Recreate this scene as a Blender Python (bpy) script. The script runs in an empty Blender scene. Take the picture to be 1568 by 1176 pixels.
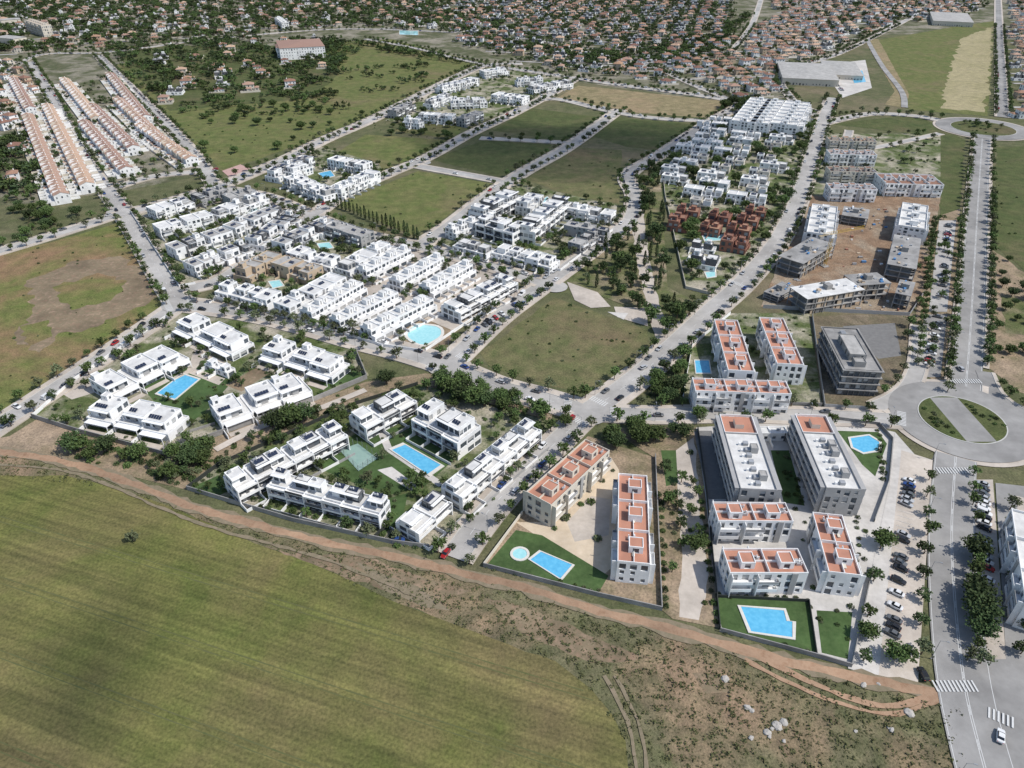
import bpy, math, random, bmesh
import numpy as np
from mathutils import Vector
random.seed(11)
R=random.random
def U(a,b): return a+(b-a)*random.random()
# ------------------------------------------------------------------ image pixels to ground
# image pixels projected through the camera to metres on the ground (z = 0)
FO=1088.0; PI_=math.radians(34.0); HC=165.0
SP,CP=math.sin(PI_),math.cos(PI_)
def G(u,v,z=0.0):
    a=(u-784)/FO; b=(v-588)/FO
    t=(HC-z)/(SP+b*CP)
    return (a*t,(CP-b*SP)*t)
sc=bpy.context.scene
COL=sc.collection
# ------------------------------------------------------------------ materials
MATS={}
def nt(name):
    m=bpy.data.materials.new(name); m.use_nodes=True
    t=m.node_tree; t.nodes.clear()
    o=t.nodes.new('ShaderNodeOutputMaterial'); b=t.nodes.new('ShaderNodeBsdfPrincipled')
    t.links.new(b.outputs[0],o.inputs[0]); MATS[name]=m
    return m,t,b
def ramp(t,cols,lo=.3,hi=.7):
    r=t.nodes.new('ShaderNodeValToRGB'); e=r.color_ramp.elements
    n=len(cols)
    e[0].position=lo; e[1].position=hi
    e[0].color=(*cols[0],1); e[1].color=(*cols[-1],1)
    for i in range(1,n-1):
        x=e.new(lo+(hi-lo)*i/(n-1)); x.color=(*cols[i],1)
    return r
def M(name,cols,scale=.5,rough=.85,big=None,bump=0,metal=0,spec=.25,objr=0,lo=.3,hi=.7,detail=5,bigamt=.35):
    if not isinstance(cols[0],(tuple,list)): cols=[cols,tuple(c*.85 for c in cols)]
    m,t,b=nt(name); L=t.links
    tc=t.nodes.new('ShaderNodeTexCoord')
    n=t.nodes.new('ShaderNodeTexNoise'); n.inputs['Scale'].default_value=scale; n.inputs['Detail'].default_value=detail
    n.inputs['Roughness'].default_value=.65
    L.new(tc.outputs['Object'],n.inputs['Vector'])
    r=ramp(t,cols,lo,hi); L.new(n.outputs['Fac'],r.inputs[0]); out=r.outputs[0]
    if big:
        n2=t.nodes.new('ShaderNodeTexNoise'); n2.inputs['Scale'].default_value=big; n2.inputs['Detail'].default_value=6
        n2.inputs['Roughness'].default_value=.65
        L.new(tc.outputs['Object'],n2.inputs['Vector'])
        a=1-bigamt; r2=ramp(t,[(a,a,a),(1.15,1.15,1.15)],.35,.65)
        L.new(n2.outputs['Fac'],r2.inputs[0])
        mx=t.nodes.new('ShaderNodeMix'); mx.data_type='RGBA'; mx.blend_type='MULTIPLY'; mx.inputs[0].default_value=1
        L.new(out,mx.inputs[6]); L.new(r2.outputs[0],mx.inputs[7]); out=mx.outputs[2]
    if objr:
        oi=t.nodes.new('ShaderNodeObjectInfo'); hs=t.nodes.new('ShaderNodeHueSaturation')
        mr=t.nodes.new('ShaderNodeMapRange'); mr.inputs[3].default_value=1-objr; mr.inputs[4].default_value=1+objr
        L.new(oi.outputs['Random'],mr.inputs[0]); L.new(mr.outputs[0],hs.inputs['Value'])
        mr2=t.nodes.new('ShaderNodeMapRange'); mr2.inputs[3].default_value=.485; mr2.inputs[4].default_value=.51
        L.new(oi.outputs['Random'],mr2.inputs[0]); L.new(mr2.outputs[0],hs.inputs['Hue'])
        L.new(out,hs.inputs['Color']); out=hs.outputs[0]
    L.new(out,b.inputs['Base Color'])
    b.inputs['Roughness'].default_value=rough; b.inputs['Metallic'].default_value=metal
    b.inputs['Specular IOR Level'].default_value=spec
    if bump:
        bp=t.nodes.new('ShaderNodeBump'); bp.inputs['Strength'].default_value=bump; bp.inputs['Distance'].default_value=.3
        L.new(n.outputs['Fac'],bp.inputs['Height']); L.new(bp.outputs[0],b.inputs['Normal'])
    return m
def field_mat(name,green,dry,brown,ang=None,bias=.5,fine=1.3,big=.012,rowscale=.5,rowamt=.12,bump=.35,dryb=.5,mid=.22):
    m,t,b=nt(name); L=t.links
    tc=t.nodes.new('ShaderNodeTexCoord')
    def noise(s,d=5,dist=0):
        n=t.nodes.new('ShaderNodeTexNoise'); n.inputs['Scale'].default_value=s; n.inputs['Detail'].default_value=d
        n.inputs['Roughness'].default_value=.62; n.inputs['Distortion'].default_value=dist
        L.new(tc.outputs['Object'],n.inputs['Vector']); return n
    nf=noise(fine,4); nb=noise(big,7,.4); nm=noise(big*5,9,.3); nx=noise(.16,6)
    def mix(f,a,c,bt='MIX',k=None):
        x=t.nodes.new('ShaderNodeMix'); x.data_type='RGBA'; x.blend_type=bt
        if k is not None: x.inputs[0].default_value=k
        else: L.new(f,x.inputs[0])
        for s,i in ((a,6),(c,7)):
            if isinstance(s,tuple): x.inputs[i].default_value=(*s,1)
            else: L.new(s,x.inputs[i])
        return x.outputs[2]
    r1=ramp(t,[(0,0,0),(1,1,1)],dryb-.16,dryb+.18); L.new(nm.outputs['Fac'],r1.inputs[0])
    c=mix(r1.outputs[0],green,dry)
    r2=ramp(t,[(0,0,0),(1,1,1)],bias-.04,bias+.14); L.new(nb.outputs['Fac'],r2.inputs[0])
    c=mix(r2.outputs[0],c,brown)
    r3=ramp(t,[(.62,.64,.6),(1.3,1.28,1.2)],.3,.7); L.new(nf.outputs['Fac'],r3.inputs[0])
    c=mix(None,c,r3.outputs[0],'MULTIPLY',1.0)
    a=1-mid; r5=ramp(t,[(a,a,a),(1+mid,1+mid*.9,1+mid*.7)],.32,.68); L.new(nx.outputs['Fac'],r5.inputs[0])
    c=mix(None,c,r5.outputs[0],'MULTIPLY',1.0)
    if ang is not None:
        mp=t.nodes.new('ShaderNodeMapping'); mp.inputs['Rotation'].default_value=(0,0,-ang)
        L.new(tc.outputs['Object'],mp.inputs[0])
        for rs,ra in ((rowscale,rowamt),(rowscale*.22,rowamt*.8)):
            sp=t.nodes.new('ShaderNodeMapping'); sp.inputs['Scale'].default_value=(.010,rs,1)
            L.new(mp.outputs[0],sp.inputs[0])
            w=t.nodes.new('ShaderNodeTexNoise'); w.inputs['Scale'].default_value=1; w.inputs['Detail'].default_value=3
            L.new(sp.outputs[0],w.inputs['Vector'])
            a=1-ra; r4=ramp(t,[(a,a,a),(1+ra,1+ra*.85,1+ra*.6)],.35,.65); L.new(w.outputs['Fac'],r4.inputs[0])
            c=mix(None,c,r4.outputs[0],'MULTIPLY',1.0)
    L.new(c,b.inputs['Base Color']); b.inputs['Roughness'].default_value=.95; b.inputs['Specular IOR Level'].default_value=.1
    bp=t.nodes.new('ShaderNodeBump'); bp.inputs['Strength'].default_value=bump; bp.inputs['Distance'].default_value=.4
    L.new(nf.outputs['Fac'],bp.inputs['Height']); L.new(bp.outputs[0],b.inputs['Normal'])
    return m
a0=G(0,690); a1=G(600,850); FANG=math.atan2(a1[1]-a0[1],a1[0]-a0[0])
field_mat('crop_field',(.098,.122,.038),(.150,.148,.058),(.170,.140,.075),ang=FANG,bias=.47,fine=1.2,big=.012,rowscale=.7,rowamt=.16,dryb=.46,mid=.13)
field_mat('left_field',(.115,.145,.045),(.165,.162,.068),(.24,.155,.10),bias=.46,big=.018)
field_mat('olive_field',(.095,.115,.048),(.155,.142,.078),(.175,.135,.088),bias=.54,big=.02,dryb=.45)
field_mat('meadow',(.105,.132,.046),(.158,.155,.070),(.18,.15,.088),bias=.56,big=.015)
field_mat('dark_or_shaded_field',(.07,.092,.037),(.105,.112,.052),(.135,.115,.07),bias=.56,big=.015)  # darker green; on the centre fields the cloud's shade is put into this colour
field_mat('dry_field',(.19,.165,.095),(.28,.23,.145),(.29,.22,.145),bias=.5,big=.02)
field_mat('tan_field',(.32,.285,.18),(.36,.31,.20),(.29,.26,.155),bias=.5,big=.02)
field_mat('scrub',(.088,.10,.050),(.17,.155,.10),(.27,.195,.14),bias=.5,big=.03,fine=1.8,bump=.6,dryb=.47,mid=.3)
field_mat('park_earth',(.115,.118,.062),(.27,.205,.15),(.34,.26,.20),bias=.48,big=.03,dryb=.43)
field_mat('park_green',(.082,.108,.042),(.14,.14,.072),(.31,.25,.19),bias=.5,big=.035,dryb=.48)
field_mat('base_ground',(.085,.10,.048),(.14,.135,.08),(.195,.16,.115),bias=.55,big=.01)
field_mat('suburb_ground',(.07,.088,.042),(.13,.125,.082),(.27,.245,.21),bias=.48,big=.03)
field_mat('garden',(.072,.108,.036),(.12,.135,.065),(.38,.345,.295),bias=.48,big=.06,dryb=.5)
field_mat('construction_earth',(.21,.14,.10),(.28,.195,.14),(.32,.27,.22),bias=.5,big=.04,bump=.6)
field_mat('dark_earth',(.12,.11,.075),(.17,.135,.10),(.23,.185,.145),bias=.52,big=.04)
M('dirt_track',[(.28,.165,.10),(.37,.245,.16),(.31,.19,.12)],.35,.95,big=.04,bump=.3)
M('track_faint',[(.16,.14,.085),(.26,.205,.145)],.5,.95,bump=.3)
M('crop_wheeling',[(.085,.10,.036),(.12,.115,.05)],.4,.95)
M('bare_soil',[(.29,.19,.13),(.20,.16,.10),(.34,.235,.165)],.3,.95,big=.06,bump=.3)
M('lawn',[(.05,.092,.028),(.08,.128,.044)],.6,.95,big=.08,bump=.2)
M('asphalt',[(.355,.34,.318),(.425,.405,.378)],.25,.9,big=.035,bigamt=.24)
M('asphalt_blvd',[(.255,.246,.233),(.31,.30,.285)],.2,.9,big=.035,bigamt=.28)
M('pavement',[(.44,.385,.325),(.52,.46,.395)],.6,.9,big=.05,bigamt=.24)
M('pale_paving',[(.46,.435,.40),(.55,.52,.48)],.6,.9,big=.06,bigamt=.2)
M('kerb_stone',(.5,.49,.46),1.,.85)
M('sand_paving',[(.52,.42,.30),(.58,.48,.36)],.5,.9,big=.08,bigamt=.15)
M('pink_paving',[(.42,.27,.235),(.48,.32,.28)],.5,.9)
M('road_paint',(.62,.62,.60),2.,.6)
M('white_plaster',[(.79,.785,.77),(.71,.705,.69)],.35,.8,big=.12,bigamt=.08)
M('cream_plaster',[(.62,.57,.48),(.56,.51,.43)],.35,.8)
M('grey_plaster',[(.38,.375,.365),(.31,.305,.30)],.35,.8)
M('dark_panel',[(.095,.098,.102),(.13,.13,.135)],.5,.6)
M('tan_plaster',[(.46,.36,.25),(.52,.41,.30)],.35,.8)
M('red_plaster',[(.26,.12,.085),(.32,.155,.11)],.35,.85)
M('roof_light',[(.66,.65,.62),(.52,.51,.49)],.35,.9,big=.2,bigamt=.12)
M('roof_gravel',[(.42,.405,.38),(.33,.32,.30)],.5,.95,big=.2,bigamt=.2)
M('roof_terracotta',[(.50,.245,.17),(.41,.20,.135)],.4,.9,big=.2,bigamt=.22)
M('roof_tile',[(.33,.185,.125),(.23,.13,.09),(.39,.25,.175)],1.2,.9,objr=.35)
M('roof_tile_pale',[(.43,.295,.215),(.34,.215,.155)],1.2,.9,objr=.25)
M('concrete',[(.36,.35,.33),(.28,.27,.26)],.5,.9,big=.1)
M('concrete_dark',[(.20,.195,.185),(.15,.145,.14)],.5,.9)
M('wall_grey',[(.34,.33,.31),(.27,.26,.25)],.5,.9,big=.1)
M('fence_dark',(.045,.05,.045),1,.6)
M('hvac_metal',(.42,.43,.44),1,.5,metal=.3)
M('blue_sheet',(.10,.24,.45),1,.5)
M('yellow_paint',(.55,.36,.06),1,.5)
M('solar_panel',(.025,.033,.06),1,.2,spec=.6)
M('pole_metal',(.35,.36,.37),1,.45,metal=.5)
M('tyre',(.02,.02,.02),1,.8)
M('car_glass',(.02,.025,.03),1,.08,spec=.7)
M('lamp_lens',(.6,.1,.08),1,.3)
M('window_glass',[(.035,.045,.055),(.10,.12,.14)],.3,.12,spec=.6)
M('shutter',[(.45,.45,.44),(.36,.36,.35)],1,.6)
M('court_green',[(.22,.33,.29),(.26,.37,.32)],.5,.8)
M('pool_coping',(.66,.63,.57),1,.7)
M('bark',[(.12,.085,.055),(.18,.13,.09)],2,.95)
M('rock',[(.46,.43,.39),(.33,.31,.28)],.8,.9)
M('leaf_dark',[(.038,.062,.024),(.066,.094,.035)],.6,.8,objr=.35,spec=.15)
M('leaf_mid',[(.056,.094,.028),(.098,.135,.046)],.6,.8,objr=.35,spec=.15)
M('leaf_olive',[(.085,.105,.052),(.135,.15,.08)],.6,.8,objr=.35,spec=.15)
M('leaf_far',[(.04,.063,.029),(.07,.095,.045)],.15,.9,objr=.4,spec=.1)
M('leaf_scrub',[(.07,.085,.035),(.14,.135,.065)],.2,.9,spec=.1)
for k,c in dict(white=(.72,.72,.71),silver=(.42,.43,.44),black=(.018,.018,.02),grey=(.12,.125,.13),red=(.35,.02,.02),blue=(.03,.07,.22),beige=(.4,.35,.27)).items():
    M('paint_'+k,c,1,.25,spec=.6)
def pool_mat(name,c1,c2):
    m,t,b=nt(name); L=t.links
    tc=t.nodes.new('ShaderNodeTexCoord'); n=t.nodes.new('ShaderNodeTexNoise'); n.inputs['Scale'].default_value=.8
    L.new(tc.outputs['Object'],n.inputs['Vector']); r=ramp(t,[c1,c2]); L.new(n.outputs['Fac'],r.inputs[0])
    L.new(r.outputs[0],b.inputs['Base Color']); b.inputs['Roughness'].default_value=.06; b.inputs['Specular IOR Level'].default_value=.5
    bp=t.nodes.new('ShaderNodeBump'); bp.inputs['Strength'].default_value=.15; bp.inputs['Distance'].default_value=.05
    n2=t.nodes.new('ShaderNodeTexNoise'); n2.inputs['Scale'].default_value=4
    L.new(tc.outputs['Object'],n2.inputs['Vector']); L.new(n2.outputs['Fac'],bp.inputs['Height']); L.new(bp.outputs[0],b.inputs['Normal'])
pool_mat('pool_water',(.09,.38,.60),(.14,.47,.68))
pool_mat('pool_turquoise',(.30,.60,.62),(.38,.67,.68))
# ------------------------------------------------------------------ mesh builder
class MB:
    def __init__(s): s.v=[]; s.f=[]; s.m=[]; s.mats=[]
    def mi(s,n):
        if n not in s.mats: s.mats.append(n)
        return s.mats.index(n)
    def face(s,pts,mat):
        k=len(s.v); s.v.extend(pts); s.f.append(tuple(range(k,k+len(pts)))); s.m.append(s.mi(mat))
    def box(s,x0,x1,y0,y1,z0,z1,mat,top=None):
        k=len(s.v)
        s.v.extend([(x0,y0,z0),(x1,y0,z0),(x1,y1,z0),(x0,y1,z0),(x0,y0,z1),(x1,y0,z1),(x1,y1,z1),(x0,y1,z1)])
        i=s.mi(mat); j=s.mi(top) if top else i
        s.f+= [(k+4,k+5,k+6,k+7),(k,k+1,k+5,k+4),(k+1,k+2,k+6,k+5),(k+2,k+3,k+7,k+6),(k+3,k,k+4,k+7),(k,k+3,k+2,k+1)]
        s.m+= [j,i,i,i,i,i]
    def mesh(s,name,smooth=False):
        me=bpy.data.meshes.new(name); me.from_pydata(s.v,[],s.f)
        for n in s.mats: me.materials.append(MATS[n])
        me.polygons.foreach_set('material_index',s.m)
        if smooth: me.polygons.foreach_set('use_smooth',[True]*len(s.f))
        me.update(); return me
    def obj(s,name,loc=(0,0,0),ang=0,smooth=False):
        return put(s.mesh(name,smooth),name,loc,ang)
def put(me,name,loc=(0,0,0),ang=0,scale=1,parent=None):
    o=bpy.data.objects.new(name,me); COL.objects.link(o)
    o.location=loc if len(loc)==3 else (loc[0],loc[1],0); o.rotation_euler=(0,0,ang)
    o.scale=scale if isinstance(scale,tuple) else (scale,)*3
    if parent: o.parent=parent
    return o
def empty(name):
    o=bpy.data.objects.new(name,None); COL.objects.link(o); return o
def inpoly(x,y,P):
    c=False; n=len(P); j=n-1
    for i in range(n):
        xi,yi=P[i]; xj,yj=P[j]
        if (yi>y)!=(yj>y) and x<(xj-xi)*(y-yi)/(yj-yi)+xi: c=not c
        j=i
    return c
def W(pts): return [G(*p) for p in pts]
# ------------------------------------------------------------------ ground
mb=MB(); S=9000
mb.face([(-S,-S,0),(S,-S,0),(S,S,0),(-S,S,0)],'base_ground'); mb.obj('ground')
ZI=[.01]
def patch(name,px,mat,jit=0,step=7,z=None):
    P=W(px); out=[]
    n=len(P)
    for i in range(n):
        a,b=P[i],P[(i+1)%n]; d=math.dist(a,b); k=max(1,min(60,int(d/step))) if jit else 1
        nx,ny=(b[1]-a[1])/max(d,.01),-(b[0]-a[0])/max(d,.01)
        for q in range(k):
            t=q/k; o=U(-jit,jit) if 1<q<k-1 else 0
            out.append((a[0]+(b[0]-a[0])*t+nx*o,a[1]+(b[1]-a[1])*t+ny*o))
    if z is None: ZI[0]+=.0025; z=ZI[0]
    m=MB(); m.face([(x,y,z) for x,y in out],mat); return m.obj(name)
patch('suburb_ground',[(-300,-60),(1900,-60),(1900,30),(1335,55),(1250,100),(1200,150),(1130,160),(880,125),(750,95),(560,60),(330,120),(200,100),(-300,120)],'suburb_ground')
patch('suburb_ground',[(-200,90),(170,95),(330,265),(200,290),(60,310),(-200,330)],'suburb_ground')
patch('meadow',[(170,100),(420,70),(600,60),(745,98),(640,145),(560,185),(420,235),(340,262)],'meadow',2)
patch('woodland_ground',[(170,70),(420,70),(520,110),(480,150),(260,170),(210,120)],'dark_or_shaded_field',2)
patch('lawn_field',[(600,75),(680,85),(700,100),(600,130),(520,125)],'meadow',2)
patch('crop_field',[(-400,640),(-150,700),(0,728),(100,728),(185,750),(260,775),(330,805),(390,832),(470,860),(540,890),(600,920),(680,950),(760,980),(850,1012),(905,1055),(938,1095),(958,1135),(962,1176),(970,1290),(-500,1290)],'crop_field',1.0,5)
patch('scrubland',[(-400,600),(0,690),(100,712),(300,782),(500,835),(700,880),(900,938),(1100,990),(1300,1040),(1440,1070),(1475,1085),(1480,1290),(970,1290),(962,1176),(958,1135),(938,1095),(905,1055),(850,1012),(760,980),(680,950),(600,920),(540,890),(470,860),(390,832),(330,805),(260,775),(185,750),(100,728),(0,728),(-400,640)],'scrub',.6,4)
patch('bare_soil',[(400,835),(470,850),(560,850),(650,885),(720,905),(660,925),(590,905),(500,872)],'bare_soil',.8,3)
patch('bare_soil',[(740,915),(820,935),(930,985),(1000,1008),(905,1015),(800,970)],'bare_soil',.8,3)
patch('bare_soil',[(1060,1030),(1110,1035),(1120,1060),(1080,1062)],'bare_soil',.8,3)
patch('bare_soil',[(545,860),(640,898),(690,935),(650,930),(590,905)],'track_faint',.5,3)
patch('field',[(-300,450),(0,392),(180,342),(213,385),(248,450),(256,470),(215,500),(130,555),(60,600),(0,632),(-300,740)],'left_field',1)
patch('bare_soil',[(40,430),(110,400),(185,392),(225,420),(240,455),(200,475),(150,500),(90,510),(60,540),(20,520),(50,480)],'bare_soil',3,3)
patch('grass_patch',[(80,440),(150,418),(195,430),(170,460),(110,475)],'left_field',2.5,3)
patch('grass_patch',[(30,500),(75,490),(80,515),(45,530)],'left_field',1.5,3)
patch('field',[(735,540),(850,456),(990,505),(996,535),(928,605),(845,592),(750,562)],'olive_field',.8)
patch('field',[(517,312),(640,262),(758,282),(636,362)],'meadow',.8)
patch('field',[(660,244),(745,214),(845,222),(772,272)],'dark_or_shaded_field',.8)
patch('field',[(755,200),(812,166),(925,180),(855,214)],'dark_or_shaded_field',.8)
patch('field',[(805,275),(888,226),(952,230),(948,312),(872,300)],'olive_field',.8)
patch('field',[(898,205),(942,180),(1068,190),(1010,230),(960,225)],'dark_or_shaded_field',.8)
patch('dry_field',[(850,152),(885,131),(1125,156),(1100,182),(945,170)],'dry_field',.8)
patch('field',[(470,262),(560,206),(650,212),(700,218),(620,252),(585,262)],'meadow',.8)
patch('field',[(600,200),(640,186),(706,194),(700,214)],'meadow',.8)
patch('airfield_grass',[(1340,62),(1480,38),(1525,32),(1512,178),(1392,168),(1385,140)],'meadow',1)
patch('dry_grass',[(1470,60),(1522,40),(1508,172),(1440,166)],'tan_field',4)
patch('dirt_bank',[(1322,60),(1345,60),(1392,145),(1385,166),(1355,160),(1370,140)],'dry_field',.5)
patch('field',[(1526,225),(1900,215),(1900,470),(1600,440),(1522,375)],'dark_or_shaded_field',1)
patch('verge',[(1516,380),(1600,440),(1900,470),(1900,720),(1560,600),(1510,560)],'park_earth',1)
patch('verge',[(1530,440),(1600,460),(1620,520),(1540,510)],'park_green',1)
patch('verge',[(1275,190),(1400,175),(1478,215),(1470,320),(1440,330),(1440,210)],'dark_or_shaded_field',1)
patch('dirt_verge',[(1440,330),(1470,320),(1462,460),(1450,600),(1400,560),(1405,450)],'park_earth',1)
patch('verge',[(1540,640),(1900,760),(1900,900),(1600,720)],'park_green',1)
patch('park',[(-100,690),(15,668),(60,640),(130,668),(250,695),(335,668),(560,585),(650,572),(700,575),(845,615),(845,645),(700,605),(640,590),(545,625),(335,712),(285,750),(100,705),(0,688)],'park_earth')
patch('garden_ground',[(45,640),(115,580),(265,478),(300,470),(545,535),(565,575),(480,615),(330,668),(250,695)],'garden')
patch('lawn',[(215,590),(300,545),(360,580),(320,625),(290,650),(240,620)],'lawn')
patch('lawn',[(500,560),(545,565),(560,575),(490,600)],'lawn')
patch('planting_bed',[(345,590),(400,560),(420,568),(370,600)],'bare_soil',.5,3)
patch('path',[(300,530),(322,540),(300,565),(345,580),(335,590),(285,570)],'pavement')
patch('path',[(90,600),(135,583),(150,600),(110,612)],'pavement')
patch('garden_ground',[(285,750),(335,712),(545,618),(640,588),(700,603),(760,625),(845,645),(830,680),(700,800),(655,840),(600,832),(450,797)],'garden')
patch('lawn',[(470,710),(560,655),(650,655),(700,700),(650,745),(590,760)],'lawn')
patch('lawn',[(590,765),(625,755),(615,800),(580,822)],'lawn')
patch('lawn',[(290,748),(335,728),(350,752),(330,762)],'lawn')
patch('path',[(575,655),(590,660),(600,685),(680,740),(672,746),(590,690)],'pale_paving')
patch('path',[(578,720),(600,715),(640,745),(630,752)],'pale_paving')
patch('courtyard',[(738,868),(800,785),(900,668),(1000,700),(1013,933),(915,912)],'park_earth')
patch('sand_courtyard',[(790,800),(845,800),(935,700),(948,720),(945,862),(925,880),(900,872)],'sand_paving')
patch('courtyard_paving',[(868,800),(905,760),(935,765),(932,820),(880,830)],'pavement')
patch('lawn',[(745,866),(790,812),(830,820),(932,882),(915,910)],'lawn')
patch('dirt_path',[(930,655),(1066,655),(1082,700),(1102,962),(1030,948),(1014,935),(1000,700)],'park_earth')
patch('dirt_path',[(1035,690),(1062,670),(1070,760),(1085,880),(1070,950),(1040,945),(1045,850),(1038,760)],'pavement',.8,4)
patch('lawn',[(1012,690),(1035,690),(1038,740),(1020,745)],'lawn')
patch('apartment_court',[(1066,655),(1270,640),(1370,662),(1362,740),(1335,870),(1303,1022),(1102,967),(1080,760)],'pale_paving')
patch('lawn',[(1096,915),(1238,922),(1252,1005),(1106,968)],'lawn')
patch('lawn',[(1250,935),(1305,938),(1298,1010),(1258,1000)],'lawn')
patch('lawn',[(1282,660),(1345,662),(1358,680),(1340,730),(1320,712)],'lawn')
patch('lawn',[(1180,690),(1208,690),(1232,775),(1200,770)],'lawn')
patch('shaded_path',[(1062,660),(1090,660),(1118,765),(1085,765)],'concrete_dark')  # dark strip beside the long block, its shade put into the colour
patch('garden_ground',[(1045,610),(1060,530),(1120,480),(1240,480),(1258,618)],'garden')
patch('earth_lot',[(1240,485),(1400,480),(1395,560),(1330,626),(1260,622)],'dark_earth')
patch('parking_lot',[(1290,500),(1370,495),(1380,545),(1345,550)],'concrete_dark')
patch('construction_site',[(1165,470),(1200,385),(1238,300),(1440,300),(1412,450),(1392,482)],'construction_earth',.6)
patch('garden_ground',[(1010,245),(1085,186),(1240,190),(1235,260),(1205,340),(1150,400),(1090,450),(1050,440),(1015,300)],'garden')
patch('park',[(880,412),(960,352),(990,250),(1010,245),(1022,440),(1080,470),(1045,520),(1000,508),(990,480),(910,450),(868,432)],'park_green')
patch('park_path',[(968,350),(985,330),(995,400),(1010,470),(1030,520),(1005,525),(990,470),(975,400)],'pavement',.5,4)
patch('garden_ground',[(1252,205),(1440,205),(1440,300),(1243,300)],'garden')
patch('housing_court',[(450,490),(545,422),(637,382),(795,430),(790,445),(652,540),(590,530)],'pavement')
patch('planting_bed',[(615,500),(650,488),(690,505),(690,525),(650,540),(610,525)],'bare_soil',.5,3)
patch('garden_ground',[(330,455),(420,370),(490,335),(635,378),(545,425),(455,485)],'garden')
patch('garden_ground',[(195,322),(330,285),(470,325),(310,432),(275,445)],'garden')
patch('garden_ground',[(405,255),(490,225),(580,250),(590,270),(495,315)],'garden')
patch('garden_ground',[(670,370),(790,280),(945,315),(940,352),(860,415),(700,386)],'garden')
patch('garden_ground',[(590,185),(700,120),(760,100),(880,115),(862,140),(805,165),(712,192)],'garden')
patch('plaza',[(868,432),(915,448),(935,470),(905,472),(880,460)],'pavement')
patch('plaza',[(940,470),(990,472),(992,500),(945,486)],'pavement')
patch('plaza',[(930,478),(962,480),(955,490)],'pale_paving')
patch('pink_plaza',[(340,262),(368,252),(392,262),(355,275)],'pink_paving')
patch('sidewalk',[(1370,662),(1408,705),(1352,1040),(1298,1024),(1335,870),(1362,740)],'pale_paving')
patch('parking_lot',[(1380,690),(1428,705),(1405,1050),(1345,1036)],'pavement')
patch('parking_lot',[(1487,735),(1520,735),(1540,1010),(1490,1010)],'pavement')
patch('parking_lot',[(1438,338),(1464,338),(1450,478),(1422,478)],'asphalt')
patch('parking_lot',[(1416,482),(1450,482),(1440,578),(1395,578)],'asphalt_blvd')
patch('side_road',[(1524,740),(1568,745),(1700,800),(1700,1290),(1480,1290),(1478,1075),(1500,1010),(1540,1010)],'asphalt_blvd')
patch('sidewalk',[(1478,1072),(1512,1085),(1505,1180),(1500,1290),(1465,1290),(1470,1176)],'pale_paving')
patch('sidewalk',[(1556,760),(1620,775),(1680,1010),(1575,990)],'pavement')
patch('shop_plaza',[(1255,100),(1325,92),(1335,135),(1290,150)],'pale_paving')
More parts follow.
